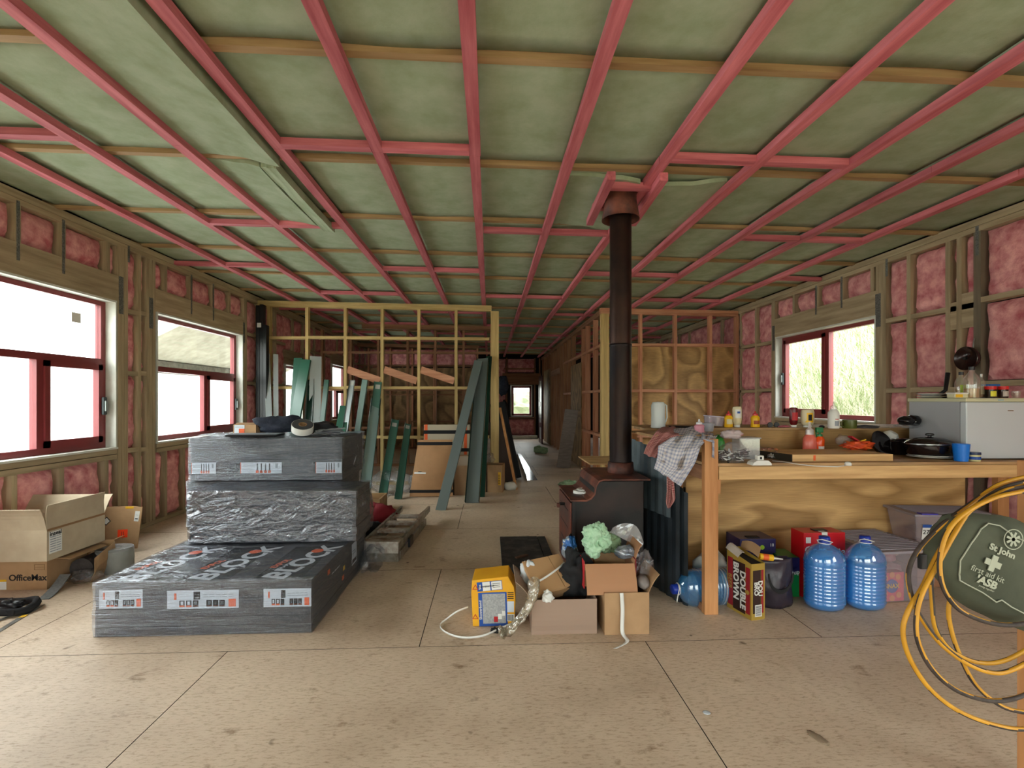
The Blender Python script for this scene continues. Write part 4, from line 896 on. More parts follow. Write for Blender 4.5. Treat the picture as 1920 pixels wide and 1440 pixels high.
# crate, red cloth, bin, ladder behind the packs
t = thing('wooden_crate', 'open shallow wooden crate on the floor in front of the green channels', 'crate', (-1.72, 5.75, 0))
CRW = wood('crate_wood', '6E553A', 'A08358')
for (a, b2, c, d2) in ((-.42, .42, 0, .02), (-.42, .42, .40, .42), (-.42, -.40, .02, .40), (.40, .42, .02, .40)): MB().box(a, b2, c, d2, 0, .17).build('crate_side', CRW[0], t)
MB().box(-.42, .42, 0, .42, 0, .012).build('crate_floor', DARKW[0], t)
lump('red_jacket', 'dark red fabric jacket heaped beside the ladder, behind the packs', 'jacket', (-1.22, 5.2, 0.001), (.20, .16, .14), mat('red_fabric', '7A1420', .85, bump=.3), .35, 2, 6.6)
lump('black_bag', 'black bag on the floor in front of the red fabric, left of the ladder', 'bag', (-1.16, 4.78, .001), (.13, .14, .09), DBLK, .3, 2, 7.6)
t = lathing('bucket', 'small dark grey bucket between the packs and the ladder', 'bucket', (-1.19, 4.30, 0), [('bucket_body', [(.055, 0), (.06, .002), (.075, .17), (.071, .17), (.056, .01), (0, .01)], mat('charcoal_plastic', '2A2724', .6)), ('bucket_rim', [(.077, .16), (.08, .165), (.078, .174), (.072, .174)], mat('charcoal_rim', '4A4038', .5))])
# folded aluminium step ladder lying flat
t = thing('step_ladder', 'folded aluminium step ladder lying on its side on the floor right of the packs', 'ladder', (-.925, 4.06, 0), -.06)
LAD = mat('dirty_aluminium', '9A958A', .35, .55, col2='6A6050', scale=14, bump=.15); LADP = mat('paint_splashed', 'BDBAB0', .5, .3, col2='7A5A44', scale=9)
for s in (-1, 1):
    MB().box(s*.155-.012, s*.155+.012, 0, 1.42, .09, .15).build('ladder_rail', LAD, t); MB().box(s*.16-.011, s*.16+.011, .05, 1.18, .0, .07).build('rear_rail', LAD, t)
    MB().beam((s*.15, 1.38, .14), (s*.10, 1.02, .12), .02, .006).build('spreader_bar', LAD, t)
MB().box(-.165, .165, -.012, .07, .072, .168).build('ladder_cap', LADP, t); MB().box(-.165, .165, -.002, .05, .0, .068).build('ladder_cap', LAD, t)
for k in range(4): MB().box(-.145, .145, .17+.27*k, .27+.27*k, .115, .14).build('ladder_tread', LADP, t, bevel=.004)
MB().box(.166, .19, .32, .46, .02, .10).build('hinge_clip', BLK, t)
lump('scrap_wrap', 'dark film scrap hanging at the right end of the middle pack', 'plastic wrap', (-.94, 3.92, .0), (.08, .16, .10), FILM2, .5, 2, 1.6)

# ================================================================ STOVE, FLUE, HEARTH
RUST = mat('rusty_steel', '3A2420', 0.55, .3, col2='7A4434', scale=7, bump=.15, detail=8); BLKST = mat('black_stove_steel', '0B0A0B', 0.55, .1, col2='2E1C18', scale=3.5, bump=.06, detail=8, lo=.42, hi=.72)
FLUE = mat('heat_stained_flue', '1A1A20', 0.34, .75, col2='2E2420', scale=4, sv=(1, 1, .6), bump=.04, detail=6)
t = thing('wood_stove', 'rusty black steel wood stove with stepped top and brass handle, facing left', 'stove', (.555, 3.20, 0))
bw, bd = .49, .55
prof = [(0.015, .12), (bw, .12), (bw, .80), (.20, .80), (.165, .78), (.15, .74), (.145, .71), (.125, .685), (.10, .672), (0.015, .67)]
MB().prism([(x, z) for x, z in prof], bd-.03, TP((0, .015, 0))).build('firebox', BLKST, t, bevel=.004)
tp_ = [(-.012, .668), (.095, .668), (.128, .682), (.155, .715), (.163, .765), (.180, .796), (.21, .806), (.53, .806)]
tp2 = [(x-.004*(1 if k in (2, 3, 4, 5) else 0), z+.012) for k, (x, z) in enumerate(tp_)][::-1]
MB().prism(tp_+tp2, bd+.02, TP((0, -.01, 0))).build('top_plate', RUST, t, bevel=.002)
MB().box(-.012, .0, .02, bd-.02, .17, .655).build('stove_door', mat('rusty_door', '4A3A38', .5, .4, col2='6E3A2C', scale=6, bump=.1), t, bevel=.003)
for z in (.22, .34, .46, .58): MB().box(-.0135, -.0125, .1, bd-.1, z, z+.006).build('door_groove', BLKST, t)
MB().box(.0, .022, .0, .02, .12, .665).build('door_post', BLKST, t)
b = MB(); b.beam((-.002, .015, .44), (-.055, -.03, .395), .012, .028); o = b.build('handle_arm', BLK, t, bevel=.003)
MB().lathe([(.0, -.02), (.016, -.02), (.018, .0), (.016, .045), (0, .045)], 14, M=TP((-.058, -.033, .392)) @ Matrix.Rotation(2.2, 4, 'X')).build('brass_grip', mat('brass', 'A8813C', .35, .8), t, smooth=True)
MB().tube([(-.012, .25, .6), (-.05, .25, .6)], .01, 8).build('air_control', BLK, t); MB().box(-.07, -.048, .235, .265, .575, .605).build('control_knob', RUST, t, bevel=.004)
for x in (.05, .42):
    for y in (.05, .48): MB().box(x, x+.04, y, y+.04, 0.02, .12).build('stove_leg', BLKST, t)
fx, fy = .565+.40, 3.50
t = thing('flue_pipe', 'tall dark steel flue pipe rising from the stove to the ceiling', 'flue', (fx, fy, .818))
rr = .080
b = MB(); b.lathe([(rr+.014, 0), (rr+.016, .01), (rr+.012, .075), (rr+.004, .08), (rr+.004, .06)], 36, cap=False); b.build('collar', RUST, t, smooth=True)
MB().lathe([(rr, .02), (rr, .92), (rr+.003, .925), (rr+.003, .94), (rr-.001, .945)], 36, cap=False).build('lower_pipe', FLUE, t, smooth=True)
MB().lathe([(rr-.001, .92), (rr-.001, 2.16)], 36, cap=False).build('upper_pipe', mat('brown_flue', '241B1A', .4, .7, col2='38261F', scale=4, bump=.05), t, smooth=True)
MB().lathe([(rr+.03, 1.93), (rr+.055, 1.86), (rr+.058, 1.86), (rr+.034, 2.0), (rr+.034, 2.1)], 36, cap=False).build('ceiling_collar', RUST, t, smooth=True)
# trimmers round the flue hole
for (a, b2) in (((.80, 3.12), (.83, 3.95)), ((1.15, 3.12), (1.19, 3.95))):
    MB().beam((a[0], a[1], zb(1)+.0-.03), (b2[0], b2[1], zb(1)-.03), .055, .055).build('flue_trimmer', BATT[1], CE)
for y in (3.40-.06, 3.70): MB().beam((.80, y, zb(1)-.002), (1.19, y, zb(1)-.002), .05, .045).build('flue_trimmer', BATT[0], CE)
# tape on the stove
t = thing('masking_tape_rolls', 'loosely looped white cloth tape lying on the low front of the stove', 'tape', (.66, 3.43, .681))
MB().lathe([(.035, 0), (.05, 0), (.05, .018), (.035, .018), (.035, 0)], 20, sx=1.2, cap=False).build('tape_loop', WHT, t); MB().lathe([(.04, 0.004), (.055, 0.004), (.055, .02), (.04, .02), (.04, 0.004)], 20, o=(.04, .05, 0), sx=1.2, cap=False).build('tape_loop', WHT, t); MB().lathe([(0, 0), (.022, 0), (.022, .014), (0, .014)], 16, o=(.02, -.05, 0)).build('tape_core', WHT, t)
# hearth plates
HE = mat('charred_hearth', '1E1D1D', .7, col2='4E4942', scale=9, bump=.35, detail=9, lo=.45, hi=.75)
t = thing('hearth_slab', 'blackened flat hearth slab on the floor in front of the stove', 'slab', (.1, 3.70, 0)); MB().box(0, .36, 0, .97, 0, .022).build('slab_left', HE, t, bevel=.003); MB().box(.364, .44, 0, .97, 0, .02).build('slab_right', HE, t, bevel=.003)
plank('wood_scrap', 'small rusty brown stick lying on the hearth slab', (.22, 4.02, .026), (.32, 4.09, .026), .03, .015, mat('brown_stick', '5A4030', .8), up=(0, 0, 1))

# ================================================================ RUBBISH CARTONS AND THE YELLOW CARTON
YBX = mat('yellow_carton', 'D99A14', .5, col2='E3A81E', scale=5)
t = thing('adhesive_carton', 'yellow and blue cardboard carton of shower adhesive lying on its side beside the rubbish', 'box', (.02, 2.86, 0), -.06)
w, d, h = .265, .26, .215
b = MB(); b.prism([(-.12, 0), (.128, .012), (.135, .17), (.125, .235), (.09, .30), (-.125, .275), (-.13, .2)], .2).build('carton_body', YBX, t, bevel=.004)
Mf = face((-.0, -.0012, .105), (1, .0, .04), (0, 0, 1))
label_strip(t, Mf, .17, .20, [(.0, 1, 0, 1, BLUEP), (.14, .94, .08, .96, mat('speckled_grey', 'A8AAAA', .6, col2='8C8F90', scale=90)), (.52, .66, .12, .28, REDP), (.54, .64, .14, .26, REDP), (.67, .8, .2, .36, WHT), (.81, .92, .3, .44, WHT)])
text('Showerbond', .022, WHT, 'lettering', t, Mf @ face((-.073, .0, .0055), (0, 1, 0), (-1, 0, 0)), bold=.01)
M2 = face((.105, -.0013, .13), (1, 0, 0), (0, 0, 1)); label_strip(t, M2, .045, .19, [(.05, .95, .28, .62, PAP), (0.05, 1, 0, .22, WHT)]+[(.1+.12*k, .16+.12*k, .02, .2, INK) for k in range(7)]+[(.1, .9, .7+.06*k, .72+.06*k, INK) for k in range(4)])
Mt = Matrix.Translation((-.03, .0, .248)) @ Matrix.Rotation(.0, 4, 'X')
Mt = face((-.02, -.0012, .243), (1, 0, .1), (0, 0, 1))
label_strip(t, Mt, .15, .055, [(0, 1, 0, 1, BLUEP), (.22, .52, .02, .98, WHT), (.57, .98, .05, .95, WHT), (.62, .92, .3, .34, INK), (.62, .92, .5, .54, INK), (.62, .92, .7, .74, INK)])
text('SHOWERBOND', .0135, INK, 'lettering', t, Mt @ face((-.02, 0, .0045), (1, 0, 0), (0, 1, 0)), bold=.01); text('Sika', .018, WHT, 'lettering', t, Mt @ face((-.058, 0, .0045), (0, 1, 0), (-1, 0, 0)), bold=.02)
for (x, z) in ((-.105, .06), (-.105, .235)):
    MB().prism([(-.018, -.014), (.018, -.014), (0, .017)], .0012, TP((x, -.0022, z))).build('warning_triangle', REDP, t); MB().prism([(-.011, -.010), (.011, -.010), (0, .010)], .0016, TP((x, -.0030, z))).build('warning_inner', YBX, t)
# top face of the yellow carton shows its printed side
for k, (nm, args) in enumerate((
    ('wide low', dict(w=.38, d=.30, h=.20, loc=(.43, 2.90, 0), rz=.0, m=mat('mauve_card', '97806F', .8), flaps={'f': (172, .175), 'l': (35, .14), 'b': (20, .12)})),
    ('right', dict(w=.26, d=.26, h=.24, loc=(.79, 2.86, 0), rz=.0, m=KRAFT, flaps={'r': (25, .12), 'b': (10, .14)})))):
    nm2 = 'low rubbish carton with its mauve front flap folded down, in front of the stove' if k == 0 else 'square rubbish carton with a white strap over it, rightmost by the stove'
    carton(nm2, group='cartons of building rubbish', **args)
t = carton('upper rubbish carton with red sides and pale green wadding, tipped forward on the others', .30, .22, .13, (.71, 2.92, .25), .0, mat('card_red_side', 'A87C5A', .8), flaps={'f': (150, .17), 'r': (15, .12)}, group='cartons of building rubbish')
MB().box(-.156, -.152, -.12, .1, -.01, .15).build('red_side', REDP, t); MB().box(.152, .156, -.12, .1, -.01, .16).build('red_side', mat('dark_red_card', '7A1620', .6), t)
b = MB(); 
t = thing('small_opened_carton', 'small flattened brown carton with crossing white strap on top of the rubbish, left', 'box', (.36, 2.92, .285), rot=(.55, -.05, .38))
MB().box(-.13, .05, -.12, .12, -.012, .012).build('box_panel', mat('tan_small_card', 'B28C62', .8), t); MB().box(.054, .13, -.115, .12, -.012, .014).build('box_panel', mat('tan_small_card', 'B28C62', .8), t); MB().box(-.13, .13, -.124, -.12, -.06, .0).build('box_edge', KRAFTD, t)
MB().grid(lambda u, v: (-.09+.22*u, -.05+.09*u*u+.012*v, .02+.03*math.sin(PI*u)), 12, 1).build('packing_strap', WHT, t, solid=.0012)
def puffs(name, label, cat, loc, r, n, m, pr_, seed):
    rg = random.Random(seed); b = MB()
    for k in range(n):
        u, v = rg.uniform(0, 6.28), rg.uniform(-.9, 1); q = math.sqrt(max(0, 1-v*v)); c = Vector((q*math.cos(u)*r[0], q*math.sin(u)*r[1], v*r[2]))*rg.uniform(.45, .85); rad = pr_*rg.uniform(.7, 1.25); e = blob(rad, rad, rad, .55, 2.0, 18, k*3.1+seed, 0, False)
        b.add([(x+c.x, y+c.y, z+c.z+r[2]) for x, y, z in e.v], e.f)
    return tag(b.build(name, m, None, smooth=True, loc=loc), label, cat)
puffs('green_wadding', 'fluffy ball of pale green insulation wadding on top of the tipped carton', 'insulation wadding', (.655, 2.93, .385), (.085, .06, .10), 34, mat('mint_wadding', '9CC4A0', .95, col2='B8DCBC', scale=30, bump=.6), .036, 3)
puffs('green_wadding', 'darker tuft of green wadding behind the pale ball', 'insulation wadding', (.755, 3.0, .375), (.06, .05, .07), 16, mat('olive_wadding', '6E8464', .95, col2='8CA680', scale=30, bump=.6), .032, 8)
lump('white_sack', 'crumpled white plastic sack sticking up at the left of the small brown carton', 'plastic bag', (.235, 2.96, .20), (.05, .04, .09), mat('white_sheet_plastic', 'C6CCD0', .45, bump=.4), .5, 2.4, 8.1)
lump('foil_packet', 'blue and silver foil snack bag standing up behind the small carton', 'packet', (.50, 3.0, .36), (.045, .03, .075), mat('silver_blue_foil', '1F4E86', .35, .4, col2='8E9AA4', scale=14, bump=.6, lo=.48, hi=.52), .45, 2.6, 3.1)
lump('dark_waste', 'dark crumpled waste between the small carton and the green wadding', 'waste', (.53, 2.92, .17), (.10, .08, .14), DBLK, .6, 2.6, 6.2)
lump('silver_packet', 'silver and red crumpled snack packet at the right of the green wadding', 'packet', (.835, 2.89, .39), (.07, .04, .04), mat('silver_print_foil', 'B4BAC2', .3, .5, col2='6E7684', scale=16, bump=.6), .4, 2.6, 3.9)
lump('clear_wrap', 'crumpled clear plastic sticking out at the right of the tipped carton', 'plastic wrap', (.94, 2.88, .25), (.05, .05, .10), CLEARF, .6, 2.4, 1.9)
MB().grid(lambda u, v: (-.10+.22*u, .0+.02*fn(u*3, v), .06+.11*math.sin(PI*(u*.8+.1))*v), 10, 4).build('plastic_dome', CLEARP, None, loc=(.82, 2.98, .42), solid=.002, rot=(0, .45, 0)); tag(bpy.data.objects['plastic_dome'], 'curved clear plastic lid leaning at the back of the tipped carton', 'lid')
lump('grey_cup', 'two grey moulded cups lying in the mouth of the rightmost carton', 'cup', (.905, 2.80, .245), (.035, .06, .04), mat('grey_plastic', '7E7672', .5), .1, 2, 3.3)
lump('plastic_wrap', 'long twist of yellowed clear film hanging from the rubbish down to the floor', 'plastic wrap', (.17, 2.80, 0), (.03, .03, .12), CLEARF, .2, 2, 1)
o = bpy.data.objects['plastic_wrap']; me = MB().grid(lambda u, v: (.255-.19*v*v+.035*math.sin(9*u+5*v)*(.9-.5*v)+.02*fn(u*9, v*9), 2.74-.03*v+.03*math.cos(9*u+v*5)+.02*fn(u*8, v*7, 3), .31*(1-v)**1.25+.006+.025*abs(fn(u*9, v*7, 1))*(1+3*v)), 26, 40)
m2 = bpy.data.meshes.new('plastic_wrap'); m2.from_pydata(me.v, [], me.f); m2.materials.append(tinted('yellowed_film', (.9, .86, .76), (.62, .56, .44), .28, .12, .2, .8)); o.data = m2; o.location = (0, 0, 0); m2.polygons.foreach_set('use_smooth', [True]*len(m2.polygons))
lump('white_tissue', 'white folded tissue poking out of the front of the low carton', 'tissue', (.335, 2.75, .19), (.03, .02, .035), WHT, .6, 2, 2.4)
def strap(name, label, pts, w=.012, m=WHT, thk=.0012, up=(0, 0, 1)):
    P_ = [Vector(p) for p in pts]; b = MB(); vs = []; N = 8
    def cr(i, t):
        p0, p1, p2, p3 = P_[max(i-1, 0)], P_[i], P_[min(i+1, len(P_)-1)], P_[min(i+2, len(P_)-1)]
        return 0.5*((2*p1)+(-p0+p2)*t+(2*p0-5*p1+4*p2-p3)*t*t+(-p0+3*p1-3*p2+p3)*t**3)
    cs_ = [cr(i, k/N) for i in range(len(P_)-1) for k in range(N)]+[P_[-1]]
    f = []; u = Vector(up)
    for i, c in enumerate(cs_):
        t_ = (cs_[min(i+1, len(cs_)-1)]-cs_[max(i-1, 0)]).normalized(); vs += [c-u*w/2, c+u*w/2]
        if i: f.append((2*i-2, 2*i, 2*i+1, 2*i-1))
    b.add(vs, f); return tag(b.build(name, m, None, solid=thk, smooth=True), label, 'strap')
strap('packing_strap', 'white packing strap looping across the floor around the yellow carton', [PZ(985, 1160, .03), PZ(945, 1175, .02), PZ(905, 1192, .015), PZ(865, 1195, .012), PZ(835, 1185, .012), PZ(825, 1172, .012), PZ(838, 1160, .02), PZ(856, 1147, .06), PZ(878, 1138, .075)])
strap('packing_strap', 'white packing strap hanging down the front of the rightmost carton onto the floor', [(.755, 2.716, .245), (.76, 2.714, .15), (.755, 2.70, .03), (.765, 2.64, .006), PZ(1153, 1216, .005)], .022, up=(1, 0, 0))
lump('dirt_scrap', 'small dark crumpled scrap on the floor in front of the yellow carton', 'scrap', (PZ(930, 1185)[0], PZ(930, 1185)[1], 0), (.03, .02, .015), DBLK, .5, 3, 2)
lump('metal_disc', 'pale grey flattened bottle cap alone on the open floor', 'cap', PZ(1325, 1337), (.016, .014, .003), mat('pale_cap', 'B8C0C4', .4), .1, 2, 1)
lump('chip', 'curl of brown paper alone on the bare floor at lower right', 'scrap', PZ(1535, 1385), (.02, .045, .003), mat('paper_curl', '8E7C66', .8), .3, 2, 1, rz=.3)

# ================================================================ BENCH
BZ = .95; BF = 2.95; BB = 3.60; LZ = 1.14
t = thing('kitchen_bench', 'long rough timber kitchen bench with plywood back along the right side', 'bench', (1.35, BF, 0))
def bb_(name, x0, x1, y0, y1, z0, z1, m, par=t, bev=0.0):
    o = MB().box(x0-1.35, x1-1.35, y0-BF, y1-BF, z0, z1).build(name, m, par, bevel=bev); return o
BPLY = ply('golden_plywood', 'A07A48', 'D2AA70', (.55, 1, 2.4), 2.6); BTOP = ply('worn_plywood_top', '8A6C48', 'BC976A', (.5, 2.0, 1), 2.4)
XE = 3.98
bb_('worktop', 1.37, XE, BF+.01, BB, BZ-.018, BZ, BTOP)
bb_('front_rail', 1.44, XE, BF, BF+.045, BZ-.10, BZ-.019, BENCH[0])
bb_('post', 1.35, 1.437, BF+.005, BF+.05, 0, 1.105, POSTW[2], bev=.002)
bb_('post', 1.355, 1.435, BB-.10, BB-.055, 0, 1.10, POSTW[2], bev=.002)
bb_('post', XE-.09, XE, BB-.10, BB-.055, 0, BZ-.02, POSTW[2]); bb_('post', XE-.09, XE, BF+.005, BF+.05, 0, BZ-.1, POSTW[2])
bb_('bottom_rail', 1.352, 1.395, BF+.05, BB-.10, 0.002, .05, DARKW[1]); bb_('side_rail', 1.36, 1.40, BF+.05, BB-.10, BZ-.11, BZ-.02, DARKW[1])
bb_('side_cleat', 1.437, 1.455, BF+.01, BF+.05, .76, .85, POSTW[2])
bb_('back_panel', 1.50, XE-.25, BB, BB+.012, .04, BZ-.02, BPLY); bb_('upstand', 1.44, XE-.02, BB, BB+.016, BZ, LZ-.018, ply('upstand_plywood', '8E6C3E', 'BE965E', (.5, 1, 2), 2))
bb_('ledge', 1.16, XE-.02, BB-.06, 4.02, LZ-.018, LZ, BTOP); bb_('ledge_edge', 1.16, 1.178, BB-.06, 4.02, LZ-.06, LZ-.019, POSTW[1])
bb_('end_shelf', 1.06, 1.43, 3.05, BB-.065, LZ-.034, LZ-.018, BTOP); bb_('end_rail', 1.08, 1.35, 3.06, 3.105, LZ-.10, LZ-.036, POSTW[0]); bb_('post', 1.17, 1.215, 3.9, 3.945, 0, LZ-.02, POSTW[2])
bb_('shelf_board', 1.45, 2.6, 4.3, 4.9, .50, .52, PLYW); bb_('shelf_board', 1.45, 2.6, 4.3, 4.9, .74, .76, PLYW)
for x in (1.46, 2.55): bb_('shelf_leg', x, x+.045, 4.35, 4.4, 0, .74, POSTW[2])
# dark iron sheets leaning on the bench end
IRON = mat('weathered_iron_sheet', '23292C', .35, .2, col2='39424A', scale=5, sv=(1, 1, .5), bump=.1, spec=.7)
t = thing('iron_sheets', 'dark grey ribbed iron sheets standing against the left end of the bench', 'metal sheets', (1.085, 3.05, 0))
def iron(x0, y0, x1, y1, h0, h1, z0, nm, m=IRON):
    n = 24
    def f(u, v):
        rib = .012*(1 if (u*6) % 1 < .3 else 0); x = x0+(x1-x0)*u; y = y0+(y1-y0)*u; return (x+rib, y-rib*.4, z0+((h0+(h1-h0)*u)-z0)*v)
    MB().grid(f, n, 3).build(nm, m, t, solid=.003)
iron(.0, .72, .13, .16, 1.06, .98, .55, 'short_sheet', mat('pale_iron_sheet', '46525A', .35, .2, col2='5C686E', scale=6, bump=.1)); iron(.045, .60, .17, .10, .93, .80, 0, 'tall_sheet'); iron(.10, .42, .20, .04, .9, .74, 0, 'front_sheet')

# tea towels draped over the end
def check(name, base, stripe, sc=60, w=.42):
    m = mat(name, base, .9); n = m.node_tree.nodes; l = m.node_tree.links; b = n['Principled BSDF']; uv = n.new('ShaderNodeAttribute'); uv.attribute_name = 'cloth'
    sp = n.new('ShaderNodeSeparateXYZ'); l.new(uv.outputs['Vector'], sp.inputs[0]); outs = []
    for k in (0, 1):
        a = n.new('ShaderNodeMath'); a.operation = 'MULTIPLY'; a.inputs[1].default_value = sc; l.new(sp.outputs[k], a.inputs[0]); f = n.new('ShaderNodeMath'); f.operation = 'FRACT'; l.new(a.outputs[0], f.inputs[0]); g = n.new('ShaderNodeMath'); g.operation = 'LESS_THAN'; g.inputs[1].default_value = w; l.new(f.outputs[0], g.inputs[0]); outs.append(g.outputs[0])
    s = n.new('ShaderNodeMath'); s.operation = 'ADD'; l.new(outs[0], s.inputs[0]); l.new(outs[1], s.inputs[1]); h = n.new('ShaderNodeMath'); h.operation = 'MULTIPLY'; h.inputs[1].default_value = .45; l.new(s.outputs[0], h.inputs[0])
    st = n.new('ShaderNodeTexNoise'); st.inputs['Scale'].default_value = 9; st.inputs['Detail'].default_value = 3; l.new(uv.outputs['Vector'], st.inputs['Vector']); cr = n.new('ShaderNodeValToRGB'); cr.color_ramp.elements[0].position = .34; cr.color_ramp.elements[0].color = (*hx('9A8468'), 1); cr.color_ramp.elements[1].position = .44; cr.color_ramp.elements[1].color = (1, 1, 1, 1); l.new(st.outputs['Fac'], cr.inputs[0])
    x = n.new('ShaderNodeMixRGB'); x.inputs[1].default_value = (*hx(base), 1); x.inputs[2].default_value = (*hx(stripe), 1); l.new(h.outputs[0], x.inputs[0])
    y = n.new('ShaderNodeMixRGB'); y.blend_type = 'MULTIPLY'; y.inputs[0].default_value = .8 if base.startswith('C') or base.startswith('D') else 0.1; l.new(x.outputs[0], y.inputs[1]); l.new(cr.outputs[0], y.inputs[2]); l.new(y.outputs[0], b.inputs['Base Color']); return m
def cloth(name, label, rows, m, W, H, nu=30):
    """rows: list of point rows (each a list of 3D points across); interpolated smoothly"""
    rows = [[Vector(p) for p in r] for r in rows]
    def li(r, u):
        s = u*(len(r)-1); i = min(int(s), len(r)-2); f = s-i; return r[i].lerp(r[i+1], f)
    def fnn(u, v):
        s = v*(len(rows)-1); i = min(int(s), len(rows)-2); f = s-i; f2 = f*f*(3-2*f)*.3+f*.7; p = li(rows[i], u).lerp(li(rows[i+1], u), f2)
        k = min(1, v*2.5); return p+Vector((.004*math.sin(u*22+v*3), -.012*math.sin(u*17+v*2.5)*k, .003*math.sin(u*15)))
    b = MB().grid(fnn, nu, nu); o = b.build(name, m, None, smooth=True); a = o.data.attributes.new('cloth', 'FLOAT_VECTOR', 'POINT')
    for j in range(nu+1):
        for i in range(nu+1): a.data[j*(nu+1)+i].vector = (i/nu*W, j/nu*H, 0)
    o.modifiers.new('solid', 'SOLIDIFY').thickness = .003
    return tag(o, label, 'tea towel')
q = lambda px, py, Y: PY(px, py, Y)
cloth('tea_towel', 'pale blue and white checked tea towel with brown stains hanging over the bench end',
      [[q(1262, 805, 3.30), q(1300, 800, 3.32), q(1338, 815, 3.28)], [q(1255, 822, 3.02), q(1290, 818, 3.0), q(1330, 823, 3.0)], [q(1232, 836, 2.97), q(1280, 845, 2.93), q(1316, 838, 2.92)], [q(1230, 858, 2.96), q(1268, 878, 2.92), q(1305, 868, 2.915)], [q(1225, 878, 2.96), q(1252, 895, 2.93), q(1276, 912, 2.92)]], check('blue_check_cloth', 'C9C6C8', '8088A4', 32, .45), .45, .55)
cloth('tea_towel', 'end of a pale checked tea towel folded over the top of the front bench post',
      [[q(1316, 812, 3.1), q(1345, 818, 3.1)], [q(1314, 823, 2.94), q(1340, 826, 2.94)], [q(1336, 828, 2.93), q(1342, 832, 3.0)], [q(1336, 858, 2.945), q(1342, 862, 3.0)]], check('blue_check_cloth', 'C9C6C8', '8088A4', 32, .45), .25, .2, 14)
cloth('tea_towel', 'red and white checked tea towel draped left of the pale blue one',
      [[q(1240, 802, 3.45), q(1262, 800, 3.45), q(1275, 806, 3.4)], [q(1228, 810, 3.06), q(1250, 812, 3.04), q(1275, 818, 3.04)], [q(1210, 835, 3.03), q(1230, 840, 3.0), q(1250, 836, 3.01)], [q(1206, 850, 3.03), q(1222, 858, 3.0), q(1236, 856, 3.0)]], check('red_check_cloth', '7C3438', 'B89088', 70, .45), .35, .45)
cloth('tea_towel', 'lower end of a red checked tea towel hanging beneath the pale blue one',
      [[q(1250, 890, 3.06), q(1262, 895, 3.05)], [q(1249, 920, 3.06), q(1266, 925, 3.04)], [q(1247, 942, 3.06), q(1268, 935, 3.05)], [q(1252, 953, 3.06), q(1256, 950, 3.05)]], check('red_check_cloth', '7C3438', 'B89088', 70, .45), .12, .3, 14)

# ================================================================ THINGS ON THE LEDGE AND THE WORKTOP
def sc_(px, py, z, w, h):
    k = bm(px, py, z); return gp(px, py, z+.001), w*k/2, h*k
def squeeze(label, px, py, z, w, h, body, cap, capcol=None, name='squeeze_bottle', cat='bottle', group=None, lab=None, sy=.7, upside=False, tip=.25, shape=(1, .9, 1)):
    loc, r, H = sc_(px, py, z, w, h)
    if upside: pb = [(r*.62, 0), (r*.66, H*.10)]; parts = [('cap', pb+[(0, H*.10)], cap), ('bottle_body', [(r*.6, H*.11), (r*.85, H*.18), (r, H*.4), (r, H*.85), (r*.9, H*.97), (r*.5, H), (0, H)], body)]
    else:
        b0 = H*(1-tip); parts = [('bottle_body', [(0, 0), (r*.92, 0), (r*shape[0], H*.05), (r*shape[1], b0*.5), (r*shape[2], b0*.8), (r*.55, b0*.98), (r*.5, b0)], body), ('cap', [(r*.58, b0*.97), (r*.55, b0+H*tip*.35), (r*.22, b0+H*tip*.5), (r*.12, H), (0, H)], cap)]
    t = lathing(name, label, cat, loc, parts, group, sy=sy)
    if lab:
        for li_, (c, z0, z1, wv) in enumerate(lab): 
            MB().grid(lambda u, v: (r*wv*math.sin((u-.5)*1.7), -r*sy*1.03*math.cos((u-.5)*1.7)-.0012-.0012*li_, H*(z0+(z1-z0)*v)), 8, 2).build('bottle_label', c, t, solid=.0006)
    return t
MUST = mat('mustard_yellow', 'E8B411', .35); KET = mat('dark_red_sauce', '5E1418', .25); MAYO = mat('cream_sauce', 'D2C8A6', .35); REDC = mat('red_cap', 'C01E1C', .35)
squeeze('yellow mustard squeeze bottle with red tip beside the white mayonnaise, left one', 1366, 801, LZ, 16, 30, MUST, REDC, lab=[(mat('beige_label', 'D8CBA0', .6), .2, .5, .9)])
squeeze('yellow mustard squeeze bottle with red tip standing alone right of the mayonnaise', 1416, 801, LZ, 17, 30, MUST, REDC, lab=[(mat('brown_label', '9A4A2C', .6), .2, .42, .8)])
squeeze('clear tall squeeze bottle of mayonnaise between the two mustard bottles', 1382, 801, LZ, 17, 39, MAYO, WHT, upside=True, lab=[(WHT, .45, .85, .9), (BLUEP, .66, .76, .7), (mat('beige_label', 'D8CBA0', .6), .22, .4, .8)])
squeeze('dark red sauce squeeze bottle standing before the window at its left', 1488, 801, LZ, 16, 37, KET, WHT, upside=True, lab=[(REDP, .35, .75, .9)])
squeeze('wide cream sauce bottle with a round black and yellow label before the window', 1514, 801, LZ, 25, 33, MAYO, WHT, upside=True, sy=.6, lab=[(MUST, .28, .82, .8), (INK, .38, .72, .62)])
squeeze('white and clear bottle with red band, tallest before the window mullion', 1563, 803, LZ, 19, 50, WHT, CLEARP, sy=1, tip=.28, shape=(1, 1, 1), lab=[(REDP, .33, .36, .7), (GREYP, .1, .28, .7)], name='spray_bottle')
loc, r, H = sc_(1234, 803, LZ, 28, 50)
t = lathing('plastic_jug', 'tall white translucent plastic jug standing upside down at the left end of the ledge', 'jug', loc, [('jug_body', [(r*.7, 0), (r*.95, H*.03), (r*.9, H*.5), (r*.93, H*.85), (r*.75, H*.97), (0, H)], mat('milky_plastic', 'BFC8C8', .35))], sy=.8)
